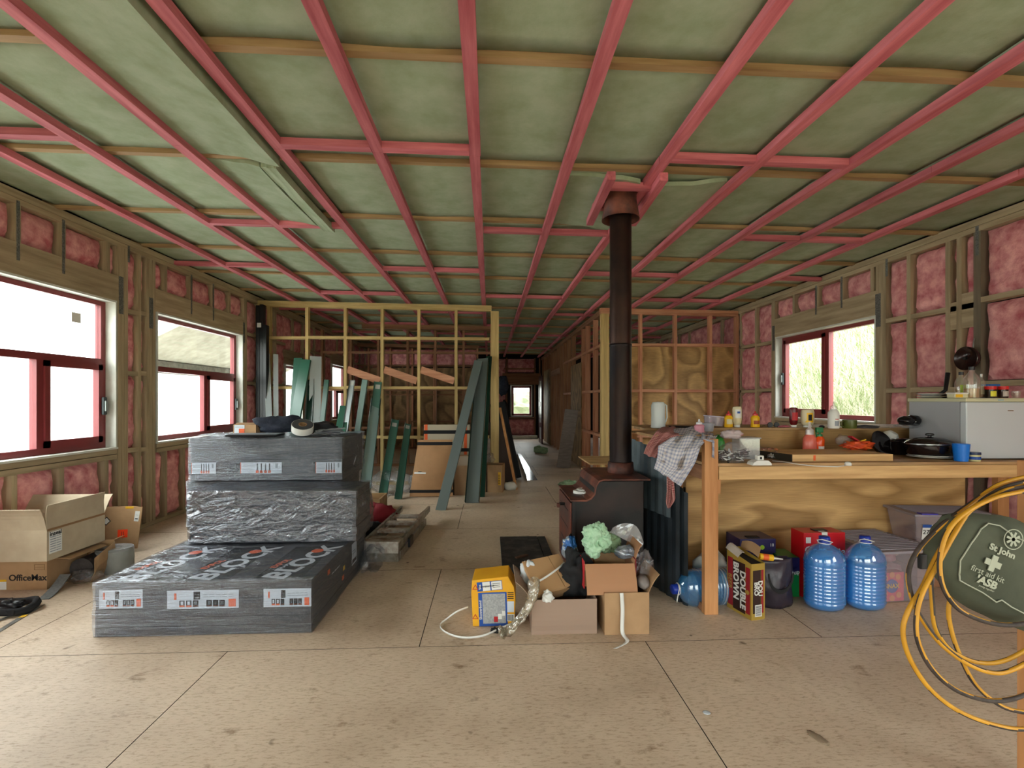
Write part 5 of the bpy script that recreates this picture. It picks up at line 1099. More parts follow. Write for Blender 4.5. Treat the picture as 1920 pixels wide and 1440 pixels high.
MB().tube([(r*.75, 0, H*.92), (r*1.15, 0, H*.85), (r*1.2, 0, H*.4), (r*.8, 0, H*.1)], r*.1, 8).build('jug_handle', mat('milky_plastic', 'BFC8C8', .35), t, smooth=True)
t = thing('frying_pan', 'flat black pan lid lying on the ledge right of the white jug', 'pan lid', gp(1277, 801, LZ+.001)); MB().lathe([(0, 0), (.09, 0), (.095, .01), (0, .014)], 28, sy=.7).build('lid_body', BLK, t)
t = thing('food_container', 'clear round-cornered plastic container tilted on the tub behind the towels', 'container', (XY(1338, 3.66), 3.66, LZ+.011), rot=(.0, .08, -.2)); 
MB().lathe([(.068, 0), (.078, .07)], 28, sy=.75, cap=False).build('container_wall', tinted('lavender_plastic', (.75, .72, .8), (.62, .58, .66), .4, .1), t, smooth=True); MB().lathe([(0, 0), (.068, 0), (.068, .003), (0, .003)], 28, sy=.75).build('container_base', mat('lavender_base', '9A8E9C', .5), t); MB().lathe([(.077, .068), (.082, .07), (.082, .076), (.077, .076)], 28, sy=.75, cap=False).build('container_rim', mat('lavender_rim', 'B0A8B8', .35), t)
lathing('food_tub', 'small grey translucent tub under the clear tilted container', 'tub', (XY(1326, 3.42), 3.42, LZ-.017), [('tub_wall', [(.04, 0), (.05, .055), (.052, .055), (.052, .06), (0, .06)], mat('grey_tub', '989AA2', .4))])
squeeze('small pink-filled dish soap bottle with clear cap among the tea towels', 1311, 812, 1.123, 20, 26, mat('pink_soap', 'C8889A', .3), mat('frosted_cap', 'C8C8CC', .4), name='soap_bottle', tip=.35)
t = lathing('mug', 'olive green ceramic mug on the ledge in front of the window', 'mug', gp(1593, 803, LZ+.001), [('mug_body', [(0, 0), (.044, 0), (.046, .005), (.046, .062), (.042, .062), (.042, .01), (0, .01)], mat('olive_glaze', '4A5422', .25))]); MB().tube([(-.045, 0, .052), (-.066, 0, .045), (-.066, 0, .02), (-.045, 0, .012)], .005, 8).build('mug_handle', mat('olive_glaze', '4A5422', .25), t, smooth=True)
lump('grey_cloth', 'dark grey flat folded cloth on the ledge right of the green mug', 'cloth', gp(1625, 803, LZ+.001), (.09, .05, .014), mat('grey_cloth', '3E3A3A', .9), .3, 2, 2)
t = thing('fork', 'steel fork lying on the ledge by the grey cloth', 'fork', gp(1660, 803, LZ+.001), .1); MB().beam((-.06, 0, .003), (.03, 0, .006), .006, .002).build('fork_handle', SILV, t); MB().box(.03, .07, -.01, .01, .004, .006).build('fork_head', SILV, t)
t = thing('pans_in_bag', 'black cups nested in a clear plastic bag at the right end of the ledge', 'pans', gp(1703, 803, LZ+.001)); blob(.05, .05, .035, .2, 2, 20, 3).build('black_cup', mat('gloss_black', '120E10', .15), t, smooth=True, loc=(-.02, 0, .02)); blob(.05, .05, .04, .15, 2, 20, 6).build('black_cup', mat('gloss_black', '120E10', .15), t, smooth=True, loc=(.055, .02, .015)); blob(.09, .05, .02, .4, 2.4, 20, 9).build('plastic_bag', CLEARF, t, smooth=True)
t = thing('sunglasses', 'black sunglasses lying on the ledge between mustard and window sauces', 'sunglasses', gp(1450, 801, LZ+.001)); 
for s in (-1, 1): MB().lathe([(0, 0), (.022, 0), (.02, .004), (0, .004)], 14, M=TP((s*.026, 0, .018)) @ Matrix.Rotation(PI/2, 4, 'X')).build('lens', BLK, t); MB().beam((s*.045, 0, .022), (s*.03, .1, .005), .003, .005).build('temple_arm', BLK, t)
lump('pink_cloth', 'small pink cloth lying flat on the ledge beside the sunglasses', 'cloth', gp(1470, 801, LZ+.001), (.05, .035, .009), mat('dusty_pink_cloth', 'B4626E', .9), .3, 2, 4)
# worktop items
lump('snack_packet', 'green and red crinkled snack packet standing between towels and cutlery bag', 'packet', (XY(1347, 3.16), 3.16, BZ+.055), (.04, .03, .065), mat('green_packet', '1F7A2C', .35, col2='3A9A38', scale=10, bump=.4), .2, 2, 3)
t = thing('dark_tub', 'dark brown plastic tub on the worktop below the green packet', 'tub', (XY(1351, 3.16), 3.16, BZ+.001)); MB().box(-.05, .045, -.045, .045, 0, .055).build('tub_body', mat('dark_brown_plastic', '2A1C20', .35), t, bevel=.006)
t = thing('cutlery_tub', 'translucent square tub standing behind the heap of bagged cutlery', 'tub', (XY(1393, 3.20)+.02, 3.20, BZ+.001)); b = MB(); 
for (x0, x1, y0, y1) in ((-.07, .07, -.05, -.047), (-.07, .07, .047, .05), (-.07, -.067, -.047, .047), (.067, .07, -.047, .047)): b.box(x0, x1, y0, y1, .003, .14)
b.box(-.07, .07, -.05, .05, 0, .003); b.build('tub_wall', CLEARP, t); MB().box(-.078, .078, -.058, .058, .138, .146).build('tub_lid', mat('frosted_lid', 'B4B2B4', .4), t, bevel=.004)
t = thing('cutlery_bag', 'clear plastic bag full of black and white plastic cutlery on the worktop', 'bag of cutlery', (XY(1376, 3.0)-.01, 3.0, BZ+.001)); blob(.088, .05, .085, .3, 2, 30, 3.4, .6).build('clear_bag', CLEARF, t, smooth=True)
for k in range(60):
    a = R.uniform(0, 6.28); p = Vector((R.uniform(-.06, .06), R.uniform(-.03, .02), R.uniform(.01, .075))); MB().beam(p, p+Vector((math.cos(a)*.05, R.uniform(-.01, .01), math.sin(a)*.02)), .010, .005).build('fork', mat('black_cutlery', '1C1A1E', .3) if k % 3 else WHT, t)
lump('crumpled_bag', 'crumpled pale plastic bag with red print on top of the cutlery heap', 'plastic bag', (XY(1372, 3.08), 3.08, BZ+.148), (.065, .04, .035), mat('pale_print_plastic', 'B8A8A8', .35, col2='B07070', scale=9, bump=.6, lo=.55, hi=.62), .4, 2.2, 5)
t = thing('plug_board', 'white plastic appliance base with a plug socket on the worktop', 'power socket', gp(1426, 872, BZ+.001)); MB().prism([(-.062, 0), (.062, 0), (.058, .014), (.04, .03), (-.03, .03), (-.055, .016)], .07, TP((0, -.02, 0))).build('socket_base', WHT, t, bevel=.003); MB().box(-.02, .02, -.005, .03, .03, .058).build('plug', WHT, t, bevel=.004); MB().box(-.006, .006, -.0065, -.004, .036, .05).build('plug_mark', INK, t)
t = thing('egg_tray', 'tray of brown eggs under clear plastic on the worktop by the upstand', 'egg tray', (XY(1432, 3.33)-.02, 3.33, BZ+.001)); MB().box(-.12, .12, -.05, .05, 0, .02).build('tray', mat('pulp_tray', '8A8480', .9), t, bevel=.004)
eg = mat('brown_egg', 'B06A44', .5)
for k in range(5):
    for j in range(2): MB().lathe([(0, 0), (.014, .004), (.02, .018), (.017, .034), (.008, .045), (0, .047)], 14, o=(-.095+.047*k, -.024+.048*j, .012)).build('egg', eg, t, smooth=True)
blob(.12, .05, .028, .3, 2.5, 24, 6).build('clear_wrap', CLEARF, t, smooth=True, loc=(0, 0, .01))
lump('foil_ball', 'crumpled shiny foil wrapper beside the egg tray, larger left one', 'foil', gp(1452, 860, BZ+.001), (.045, .035, .026), FOIL, .5, 2.6, 2)
lump('foil_ball', 'crumpled shiny foil wrapper at the dark end of the timber slab, smaller right one', 'foil', gp(1469, 862, BZ+.001), (.025, .025, .02), FOIL, .5, 2.6, 7)
t = thing('sweet_wrapper', 'white and red chocolate wrapper lying at the foot of the upstand', 'wrapper', (XY(1486, 3.53), 3.53, BZ+.001)); MB().box(-.055, .055, -.012, .012, 0, .022).build('wrapper_body', WHT, t, bevel=.005); MB().box(-.035, .01, -.0135, -.0122, .003, .019).build('red_band', REDP, t)
# thick timber slab (chopping board)
t = thing('timber_slab', 'long thick timber slab used as chopping board, with one dark end', 'chopping board', (0, 0, BZ+.001))
P0, P1, P2_, P3_ = (PZ(1516, 872, BZ), PZ(1716, 871, BZ), None, None)
xA, xB = P0[0], P1[0]; yA = 3.02
MB().add([(xA, yA, 0), (xB, yA, 0), (xB-.03, yA+.33, 0), (xA-.10, yA+.33, 0), (xA, yA, .045), (xB, yA, .045), (xB-.03, yA+.33, .045), (xA-.10, yA+.33, .045)], [(0, 3, 2, 1), (4, 5, 6, 7), (0, 1, 5, 4), (1, 2, 6, 5), (2, 3, 7, 6)]).build('slab', BENCH[0], t)
MB().add([(xA, yA, 0), (xA, yA, .0455), (xA-.10, yA+.33, .0455), (xA-.10, yA+.33, 0), (xA-.004, yA, 0), (xA-.004, yA, .0455), (xA-.104, yA+.33, .0455), (xA-.104, yA+.33, 0)], [(4, 5, 6, 7), (0, 3, 2, 1), (0, 1, 5, 4), (1, 2, 6, 5), (2, 3, 7, 6)]).build('dark_end', mat('dark_end_grain', '2E2618', .7), t)
MB().box(xA+.14, xA+.155, yA-.001, yA, .006, .04).build('orange_mark', ORG, t)
t = thing('light_cord', 'white cable with a round switch lying along the front of the worktop', 'cable', gp(1500, 874, BZ)); o0 = Vector(gp(1500, 874, BZ))
pts = [Vector(gp(a, b2, BZ+.004))-o0 for a, b2 in ((1448, 864), (1470, 866), (1500, 871), (1530, 874), (1570, 875), (1585, 873))]; MB().tube(pts, .0028, 8).build('cord', WHT, t, smooth=True)
MB().lathe([(0, 0), (.018, 0), (.02, .012), (.012, .022), (0, .024)], 18, o=tuple(Vector(gp(1590, 873, BZ+.001))-o0)).build('bulb_socket', WHT, t, smooth=True)
squeeze('tall clear bottle of orange-pink dish soap with frosted cap on the worktop', 1518, 851, BZ, 26, 60, mat('coral_soap', 'E07060', .25), tinted('frosted_clear', (.85, .8, .8), (.75, .7, .68), .6, .1), name='soap_bottle', tip=.38, shape=(1, .97, .9))
t = squeeze('orange spray cleaner bottle with a green trigger head on the worktop', 1537, 851, BZ, 18, 42, mat('orange_cleaner', 'E8521A', .2), mat('green_trigger', '16703A', .35), name='spray_bottle', tip=.2, lab=[(WHT, .05, .35, .8)])
h_ = 42*bm(1537, 851, BZ); MB().box(-.03, .022, -.012, .012, h_*.95, h_*1.18).build('trigger_head', MC['green_trigger'], t, bevel=.005); MB().beam((-.028, 0, h_*.95), (-.018, 0, h_*.72), .008, .008).build('trigger', MC['green_trigger'], t)
lump('black_ladle', 'round black utensil head on the ledge behind the green trigger', 'utensil', gp(1541, 802, LZ), (.022, .014, .012), BLK, .05, 2, 2)
t = thing('net_of_chillies', 'orange-red packet with yellow clip and clear torn top on the timber slab', 'packet', (XY(1608, 3.32), 3.32, BZ+.047)); blob(.10, .05, .028, .7, 3.2, 34, 3).build('packet_body', mat('orange_red_packet', 'C0341C', .3, col2='E0602A', scale=12, bump=.5), t, smooth=True); blob(.05, .03, .035, .4, 2.4, 20, 6).build('clear_top', CLEARF, t, smooth=True, loc=(-.09, .03, .03)); MB().beam((-.04, .02, .09), (.05, .03, .04), .035, .01).build('red_wrapper', REDP, t); MB().beam((.02, 0, .055), (.06, 0, .07), .01, .008).build('yellow_clip', YEL, t)
EN = mat('black_enamel', '140E10', .12, spec=.8)
t = lathing('cooking_pot', 'black round pot lid and pan leaning behind the orange packet', 'pot', (XY(1645, 3.44), 3.41, BZ+.075), [('pan_body', [(0, -.02), (.07, -.02), (.095, .015), (.098, .018), (.09, .02), (0, .0)], EN)], rot=(1.15, 0, .25))
t = lathing('roasting_pan', 'large oval black enamel roasting pan with domed lid on white plates', 'roasting pan', (XY(1743, 3.17), 3.17, BZ+.024), [('pan_body', [(0, 0), (.13, 0), (.142, .012), (.150, .065), (.158, .07), (.158, .074)], EN), ('pan_rim', [(.157, .072), (.163, .074), (.163, .08), (.157, .08)], mat('steel_rim', '7E8286', .25, .8)), ('pan_lid', [(.158, .079), (.14, .096), (.09, .114), (.03, .122), (0, .123)], EN), ('lid_knob', [(.012, .12), (.012, .128), (.028, .134), (.028, .142), (.02, .147), (0, .147)], BLK)], sy=.72)
t = lathing('stacked_plates', 'white plates stacked under the roasting pan', 'plates', (XY(1750, 3.17), 3.17, BZ+.002), [('plate', [(0, 0), (.09, 0), (.165, .012), (.166, .015), (.09, .006), (0, .006)], WHT), ('plate', [(0, .008), (.09, .008), (.155, .02), (.156, .023), (.09, .014), (0, .014)], WHT)], sy=.72)
t = lathing('saucepan', 'low black saucepan with lid between the leaning pot and the roasting pan', 'saucepan', (XY(1692, 3.40), 3.40, BZ+.002), [('pan_body', [(0, 0), (.09, 0), (.098, .01), (.102, .09), (.104, .092)], EN), ('pan_lid', [(.104, .093), (.07, .112), (0, .118)], EN)], sy=.7)
lathing('bowl', 'white bowl with a pink rim turned over behind the black pans', 'bowl', (XY(1668, 3.50), 3.50, BZ+.115), [('bowl_body', [(0, .05), (.03, .048), (.055, .02), (.06, 0)], WHT), ('pink_rim', [(.06, 0), (.063, .002), (.061, .006)], mat('pink_rim', 'C04070', .4))], rot=(.5, .3, 0))
t = thing('black_ladle', 'black plastic ladle handle sticking out behind the roasting pan lid', 'ladle', (XY(1762, 3.40), 3.40, BZ+.115)); MB().tube([(-.06, 0, 0), (.0, 0, .03), (.04, 0, .04)], .011, 8).build('ladle_handle', BLK, t, smooth=True); blob(.018, .01, .012, .1).build('ladle_end', BLK, t, smooth=True, loc=(.045, 0, .03)); MB().tube([(-.06, 0, 0), (-.1, 0, -.16)], .008, 8).build('ladle_stem', BLK, t)
lathing('plastic_cup', 'bright blue plastic cup beside the white fridge', 'cup', (XY(1802, 3.0), 3.0, BZ+.001), [('cup_body', [(0, 0), (.036, 0), (.046, .112), (.043, .112), (.034, .004), (0, .004)], mat('bright_blue_plastic', '1273D6', .3))])
lathing('ointment_jar', 'small pale yellow jar with dark blue lid in front of the fridge', 'jar', (XY(1826, 2.995), 2.995, BZ+.001), [('jar_body', [(0, 0), (.032, 0), (.034, .004), (.033, .042)], mat('pale_jelly', 'C8C490', .3)), ('jar_lid', [(.035, .042), (.036, .044), (.035, .058), (0, .059)], mat('dark_blue_lid', '1E3358', .35)), ('jar_label', [(.0345, .012), (.0348, .03)], BLUEP)])
# fridge
FW = mat('fridge_white', 'C4CCD2', .35); FS = mat('fridge_side', 'A6AAB0', .45); FC = mat('cream_trim', 'C6C6A4', .5)
t = thing('small_fridge', 'small white bar fridge with cream top standing at the right end of the bench', 'fridge', (3.18, 3.065, BZ+.001))
MB().box(.005, .60, .045, .44, 0.008, .405).build('fridge_cabinet', FS, t, bevel=.004); MB().box(0, .60, -.005, .04, .006, .385).build('fridge_door', FW, t, bevel=.006); MB().box(-.003, .605, -.006, .445, .387, .412).build('fridge_top', FC, t, bevel=.004)
MB().box(.29, .33, -.0065, -.0055, .325, .33).build('chipped_mark', mat('rust_mark', '7A5A3C', .8), t); MB().box(.22, .26, -.0072, -.0062, .395, .403).build('brand_badge', mat('pale_blue_badge', '7FA6B8', .4), t)
FT = BZ+.001+.412
def ft(px, y): return (XY(px, y), y, FT+.001)
t = lathing('plates', 'two white plates stacked on the left corner of the fridge', 'plates', (3.26, 3.40, FT+.001), [('plate', [(0, 0), (.05, 0), (.085, .014), (.086, .016), (.05, .006), (0, .006)], WHT), ('plate', [(0, .017), (.05, .017), (.085, .032), (.086, .034), (.05, .023), (0, .023)], WHT)])
t = thing('butter_tub', 'pale butter tub with yellow label on top of the fridge front', 'tub', ft(1797, 3.1)); MB().box(-.055, .055, -.03, .03, 0, .032).build('tub_body', mat('butter_cream', 'CFCBAA', .4), t, bevel=.006); MB().box(-.058, .058, -.033, .033, .026, .036).build('tub_lid', WHT, t, bevel=.003); MB().box(-.05, .0, -.0312, -.0302, .004, .024).build('yellow_label', YEL, t)
OIL = tinted('golden_oil', (.85, .62, .2), (.7, .45, .1), .5, .12); CLR = tinted('clear_glass_bottle', (.92, .92, .88), (.8, .8, .75), .12, .1)
def bottle(label, px, y, w, h, m1, fill, capm, group=None, rz=0, lab=None, frac=.3):
    k = y/900*1.02; r = w*k/2; H = h*k; loc = ft(px, y)
    t = lathing('bottle', label, 'bottle', loc, [('bottle_body', [(0, 0), (r*.9, 0), (r, H*.03), (r, H*.6), (r*.8, H*.7), (r*.35, H*.82), (r*.33, H*.9)], m1), ('contents', [(0, .003), (r*.88, .003), (r*.9, H*.05), (r*.9, H*frac), (0, H*frac)], fill), ('cap', [(r*.4, H*.89), (r*.42, H), (0, H)], capm)], group)
    if lab: MB().grid(lambda u, v: (r*1.02*math.sin((u-.5)*1.9), -r*1.03*math.cos((u-.5)*1.9), H*(.15+.35*v)), 8, 2).build('bottle_label', lab, t, solid=.0008)
    return t
bottle('clear oil bottle with a green label, behind the tallest bottle on the fridge', 1802, 3.22, 19, 50, CLR, OIL, BLK, lab=mat('lime_label', '9AB43A', .5), frac=.35)
bottle('tallest clear oil bottle with black cap on the fridge', 1822, 3.08, 24, 60, CLR, OIL, BLK, frac=.3)
bottle('slim bottle with cream label and black writing right of the tallest bottle', 1840, 3.12, 12, 46, CLR, mat('amber_liquid', '9A6A1E', .3), CLR, lab=mat('cream_label', 'CFC8A8', .6), frac=.4)
t = thing('knife_in_block', 'black handled pan handle leaning upright behind the plates on the fridge', 'pan', (3.40, 3.44, FT+.001)); MB().tube([(-.03, 0, .03), (.01, 0, .06), (.03, 0, .19)], [.012, .013, .016], 10).build('pan_handle', BLK, t, smooth=True); MB().lathe([(0, 0), (.06, 0), (.07, .028), (.068, .028), (.058, .004), (0, .004)], 24, o=(-.03, 0, 0)).build('pan_body', BLK, t)
t = thing('blue_box', 'small bright blue plastic box behind the red-lidded jars on the fridge', 'box', ft(1858, 3.28)); MB().box(-.045, .05, -.02, .03, 0, .10).build('box_body', mat('sky_blue_plastic', '2E6CB0', .4), t, bevel=.004)
for k, (px, y, c, l_b) in enumerate(((1857, 3.06, '241A14', 'D8D23A'), (1867, 3.16, '3A1C14', 'D8D0C8'), (1880, 3.06, '2E1A14', 'B4A8A0'))):
    t = lathing('spice_jar', ('dark jar with red lid and bright yellow label on the fridge, left one', 'dark jar with red lid partly hidden between the two front jars', 'dark jar with red lid and a barcode label, right one')[k], 'jar', ft(px, y),
                [('jar_body', [(0, 0), (.026, 0), (.028, .004), (.028, .058)], mat('dark_jar_%d' % k, c, .2)), ('jar_lid', [(.029, .056), (.030, .058), (.030, .078), (0, .08)], REDC)], group='red lidded jars')
    MB().grid(lambda u, v: (.0285*math.sin((u-.5)*1.6), -.0288*math.cos((u-.5)*1.6), .01+.035*v), 8, 1).build('jar_label', mat('jar_label_%d' % k, l_b, .5), t, solid=.0008)
lathing('small_glass', 'small clear glass on the fridge near the right edge of the picture', 'glass', ft(1905, 3.08), [('glass_body', [(0, 0), (.016, 0), (.025, .03), (.024, .045)], CLR)])
t = thing('hanging_pan', 'dark brown cooking pan hanging high on the right wall at the picture edge', 'pan', (4.03, 3.86, 1.70)); 
MB().lathe([(0, -.02), (.085, -.02), (.095, .0), (.1, .03), (.097, .03), (.09, .0), (0, -.01)], 28, M=Matrix.Rotation(-PI/2, 4, 'Y')).build('pan_body', mat('brown_enamel', '2A1816', .2), t, smooth=True); MB().tube([(.04, 0, .08), (.045, 0, .14), (.05, .0, .17)], .005, 8).build('hanging_hook', SILV, t)
MB().lathe([(0, 0), (.014, 0), (.014, .02), (0, .02)], 12, M=TP((-.02, 0, 0)) @ Matrix.Rotation(-PI/2, 4, 'Y')).build('pan_knob', BLK, t)

# ================================================================ UNDER THE BENCH
WB = tinted('blue_bottle_plastic', (.55, .80, .97), (.08, .45, 1.0), .30, .14, .06, .25); WATER = tinted('blue_water', (.32, .70, .98), (.08, .52, 1.0), .45, .06, .1); BCAP = mat('blue_bottle_cap', '16349A', .35)
def water_bottle(label, loc, rot=None, scale=1.0, fillz=.72):
    t = thing('water_bottle', label, 'water bottle', loc, group='large blue water bottles', rot=rot); t.scale = (scale,)*3
    H = .455; r = .125; pr = [(0, 0.004), (.045, .0), (.085, .003), (r*.9, .02), (r, .05)]
    z = .055
    while z < .285: pr += [(r*.985, z), (r*.94, z+.006), (r*.985, z+.014)]; z += .0225
    pr += [(r, .30), (r*.93, .345), (r*.70, .385), (r*.45, .408), (.03, .418), (.029, .43)]
    b = MB(); b.lathe(pr, 40, sy=.8, cap=False); b.build('bottle_shell', WB, t, smooth=True)
    lv = .455*fillz; wp = [(0, .006), (.08, .006), (r*.86, .022)]+[(r*.9, .05), (r*.9, min(lv, .30))]+([(r*.72, lv)] if lv > .33 else [])+[(0, max(.05, min(lv, .36)))]
    if fillz > 0: MB().lathe(wp, 32, sy=.8, cap=False).build('water', WATER, t, smooth=True)
    MB().lathe([(.034, .422), (.036, .426), (.033, .432), (.032, .462), (.028, .466), (0, .466)], 20).build('bottle_cap', BCAP, t, smooth=True)
    MB().tube([(.037*math.cos(a), .037*math.sin(a)*.9, .424) for a in [2*PI*k/16 for k in range(17)]]+[(.02, -.05, .44), (-.05, -.055, .46), (-.07, -.04, .452), (-.045, -.01, .43)], .0035, 6).build('carry_handle', WHT, t, smooth=True)
    return t
t1 = water_bottle('large blue water bottle standing left of its twin under the bench', (PZ(1556, 1146)[0]+.0, 3.02, 0), fillz=.78)
t2 = water_bottle('large blue water bottle standing right of its twin, before the big clear bin', (PZ(1636, 1146)[0], 3.02, 0), fillz=.62)
for o_ in (t1, t2): o_.rotation_euler.z = R.uniform(-.1, .1)
t3 = water_bottle('large blue water bottle lying on its side behind the front bench post', (1.17+.03, 3.13, .10), rot=(PI/2*0+0, PI/2, .05), fillz=0)
t3.rotation_euler = (0, -PI/2, .12); t3.location = (1.66, 3.16, .105)
MB().lathe([(.1205, .05), (.1205, .15)], 30, sy=.8, cap=False).build('bottle_sticker', mat('pale_sticker', 'B8B0AC', .6), t3, smooth=True)
# beer carton
GOLD = mat('gold_card', 'A88C3C', .45, .15); MAR = mat('maroon_card', '8E1A24', .5); BRN = mat('dark_brown_card', '2E1812', .5)
t = thing('beer_carton', 'gold and brown beer carton standing on end with its top torn open', 'box', (0, 0, 0))
A = Vector((1.551, 3.071, 0)); B = Vector((1.603, 2.863, 0)); 
A = Vector(PZ(1363, 1137)); B = Vector(PZ(1409, 1164)); Cc = Vector(PZ(1434, 1160))
ud = (B-A); L1 = ud.length; ud.normalize(); vd = Vector((-ud.y, ud.x, 0)); L2 = .10; Hh = .365
if vd.x < 0: vd = -vd
t.location = B; b = MB()
def q3(a, c, z): p = -ud*(L1-a)+vd*c; return (p.x, p.y, z)
b.add([q3(0, 0, 0), q3(L1, 0, 0), q3(L1, L2, 0), q3(0, L2, 0), q3(0, 0, Hh+.02), q3(L1, 0, Hh-.02), q3(L1, L2, Hh-.02), q3(0, L2, Hh+.02)], [(0, 1, 2, 3), (0, 4, 5, 1), (1, 5, 6, 2), (2, 6, 7, 3), (3, 7, 4, 0)]); b.build('carton_body', GOLD, t)
b = MB(); b.add([q3(0, .004, Hh-.01), q3(L1-.004, .004, Hh-.03), q3(L1-.004, L2-.004, Hh-.03), q3(0, L2-.004, Hh-.01)], [(0, 1, 2, 3)]); b.build('dark_inside', DBLK, t)
MB().grid(lambda u, v: q3(-.01+u*.16, L2+.01+.02*v, Hh-.01+.06*v+.02*math.sin(u*3)), 6, 3).build('torn_flap', KRAFT, t, solid=.003); MB().grid(lambda u, v: q3(.0+u*.11, -.01+.05*v, Hh+.02-.03*u+.03*math.sin(v*2)), 6, 3).build('torn_flap', mat('white_card', 'B4AAA0', .8), t, solid=.003)
Fs = Matrix((ud, Vector((0, 0, 1)), -vd)).transposed().to_4x4(); Fs.translation = Vector(q3(L1/2, -.0012, Hh/2))
label_strip(t, Fs, L1, Hh, [(.05, .26, .08, .92, MAR), (.27, .76, .05, .90, BRN), (.79, .95, .08, .86, MAR)])
Tx = lambda dx, dy: Fs @ face((dx, dy, .004), (0, -1, 0), (1, 0, 0))
text('DOUBLE', .062, WHT, 'lettering', t, Tx(.050-.012, -.02), bold=.035); text('BROWN', .062, WHT, 'lettering', t, Tx(-.012-.008, .02), bold=.035); text('BEER', .045, GOLD, 'lettering', t, Tx(-.075+.002, -.0))
MB().lathe([(0, 0), (.014, 0), (.014, .002), (0, .002)], 18, M=Fs @ TP((.088-.01, -.02, .002))).build('gold_seal', GOLD, t)
Fe = Matrix((vd, Vector((0, 0, 1)), ud)).transposed().to_4x4(); Fe.translation = Vector(q3(L1+.0012, L2/2, Hh/2-.01))
label_strip(t, Fe, L2, Hh*.95, [(.1, .68, .12, .88, BRN), (.72, .88, .12, .88, MAR), (.25, .75, .06, .27, WHT)]+[(.3, .7, .08+.02*k, .088+.02*k, INK) for k in range(9)])
text('DOU', .042, WHT, 'lettering', t, Fe @ face((.012, .02, .003), (0, -1, 0), (1, 0, 0)), bold=.03); text('BRO', .042, WHT, 'lettering', t, Fe @ face((-.018, .02, .003), (0, -1, 0), (1, 0, 0)), bold=.03)
# bags and drink cartons
lump('shopping_bag', 'white plastic shopping bag with green print behind the front bench post', 'plastic bag', (1.56, 3.32, .001), (.13, .09, .17), mat('white_bag_plastic', 'B9BAB6', .4, bump=.5), .3, 2, 5.3)
MB().box(-.04, .05, -.002, 0, 0, .03).build('green_print', mat('green_print', '3E8A4A', .5), bpy.data.objects['shopping_bag'], loc=(-.02, -.088, .17))
t = thing('sealant_tube', 'orange and yellow sealant cartridge poking out right of the beer carton', 'sealant tube', (1.72, 2.99, .352), rot=(0, .12, -.08)); MB().lathe([(0, 0), (.02, 0), (.02, .085), (0, .085)], 18, M=Matrix.Rotation(PI/2, 4, 'Y')).build('cartridge', YEL, t, smooth=False); MB().lathe([(.0204, .02), (.0204, .055)], 18, M=Matrix.Rotation(PI/2, 4, 'Y'), cap=False).build('orange_band', ORG, t); MB().lathe([(.012, .085), (.007, .1), (.003, .15)], 12, M=Matrix.Rotation(PI/2, 4, 'Y')).build('nozzle', WHT, t, smooth=True)
t = thing('tote_bag', 'dark purple-grey glossy tote bag with loop handle beside the beer carton', 'bag', (1.86, 3.06, 0)); b = MB()
TB = mat('aubergine_plastic', '2E2630', .35, bump=.25)
b.grid(lambda u, v: (-.12+.24*u+.012*fn(v*3, u), -.06*math.sin(PI*u)*(.5+.5*math.sin(PI*min(1, v+.2)))-.01*fn(u*6, v*6), .31*v+.003), 14, 12); b.grid(lambda u, v: (-.12+.24*u, .05, .31*v+.003), 4, 4); b.build('bag_body', TB, t, smooth=True, solid=.003)
MB().grid(lambda u, v: (.0+.085*math.cos(PI+PI*u)*(1-.12*v), -.075, .24-.13*math.sin(PI*u)*(1-.2*v)), 16, 1).build('bag_handle', DBLK, t, solid=.004)
def drink(label, x0, x1, y0, y1, z1, m, loc_rz=0, decor=None):
    t = thing('drink_carton', label, 'box', ((x0+x1)/2, y0, 0), loc_rz); MB().box((x0-x1)/2, (x1-x0)/2, 0, y1-y0, .001, z1).build('carton_body', m, t, bevel=.003)
    if decor: decor(t, x1-x0, y1-y0, z1)
    return t
PUR = mat('deep_purple_card', '241C50', .4); GRNC = mat('green_card', '128A3C', .4); COKE = mat('cola_red', 'C4141E', .35)
def dk(t, w, d, h):
    text('Coca', .075, WHT, 'lettering', t, face((-w/2+.085, -.0012, h*.73), (1, 0, .0), (0, 0, 1)), bold=.01); MB().box(-w/2+.015, -w/2+.05, -.001, 0, h-.07, h-.03).build('white_mark', WHT, t)
    text('Cola', .07, WHT, 'lettering', t, face((w/2-.065, -.0012, h*.68), (1, 0, .25), (0, 0, 1)), bold=.01)
    MB().box(-.04, .05, .04, .09, h, h+.006).build('carry_handle', BLK, t); MB().box(-.02, .02, -.001, .04, h, h+.003).build('white_band', WHT, t); MB().box(-.02, .02, -.0015, 0, h-.05, h).build('white_band', WHT, t)
drink('tall red cola carton with black carry handle behind the left blue bottle', XY(1507, 3.17), XY(1585, 3.17), 3.17, 3.31, .445, COKE, 0, dk)
def dp(t, w, d, h):
    MB().box(-.06, .03, .03, .07, h, h+.005).build('carry_slot', DBLK, t); MB().lathe([(0, 0), (.016, 0), (.016, .002), (0, .002)], 16, M=TP((.03, -.001, h*.84)) @ Matrix.Rotation(PI/2, 4, 'X')).build('lime_spot', mat('lime_spot', '9AC21E', .5), t); text('18', .03, WHT, 'lettering', t, face((w/2-.03, -.0015, h*.88), (1, 0, 0), (0, 0, 1)))
drink('purple drink carton standing behind the beer carton and tote bag', 1.76, 2.02, 3.30, 3.50, .37, PUR, 0, dp)
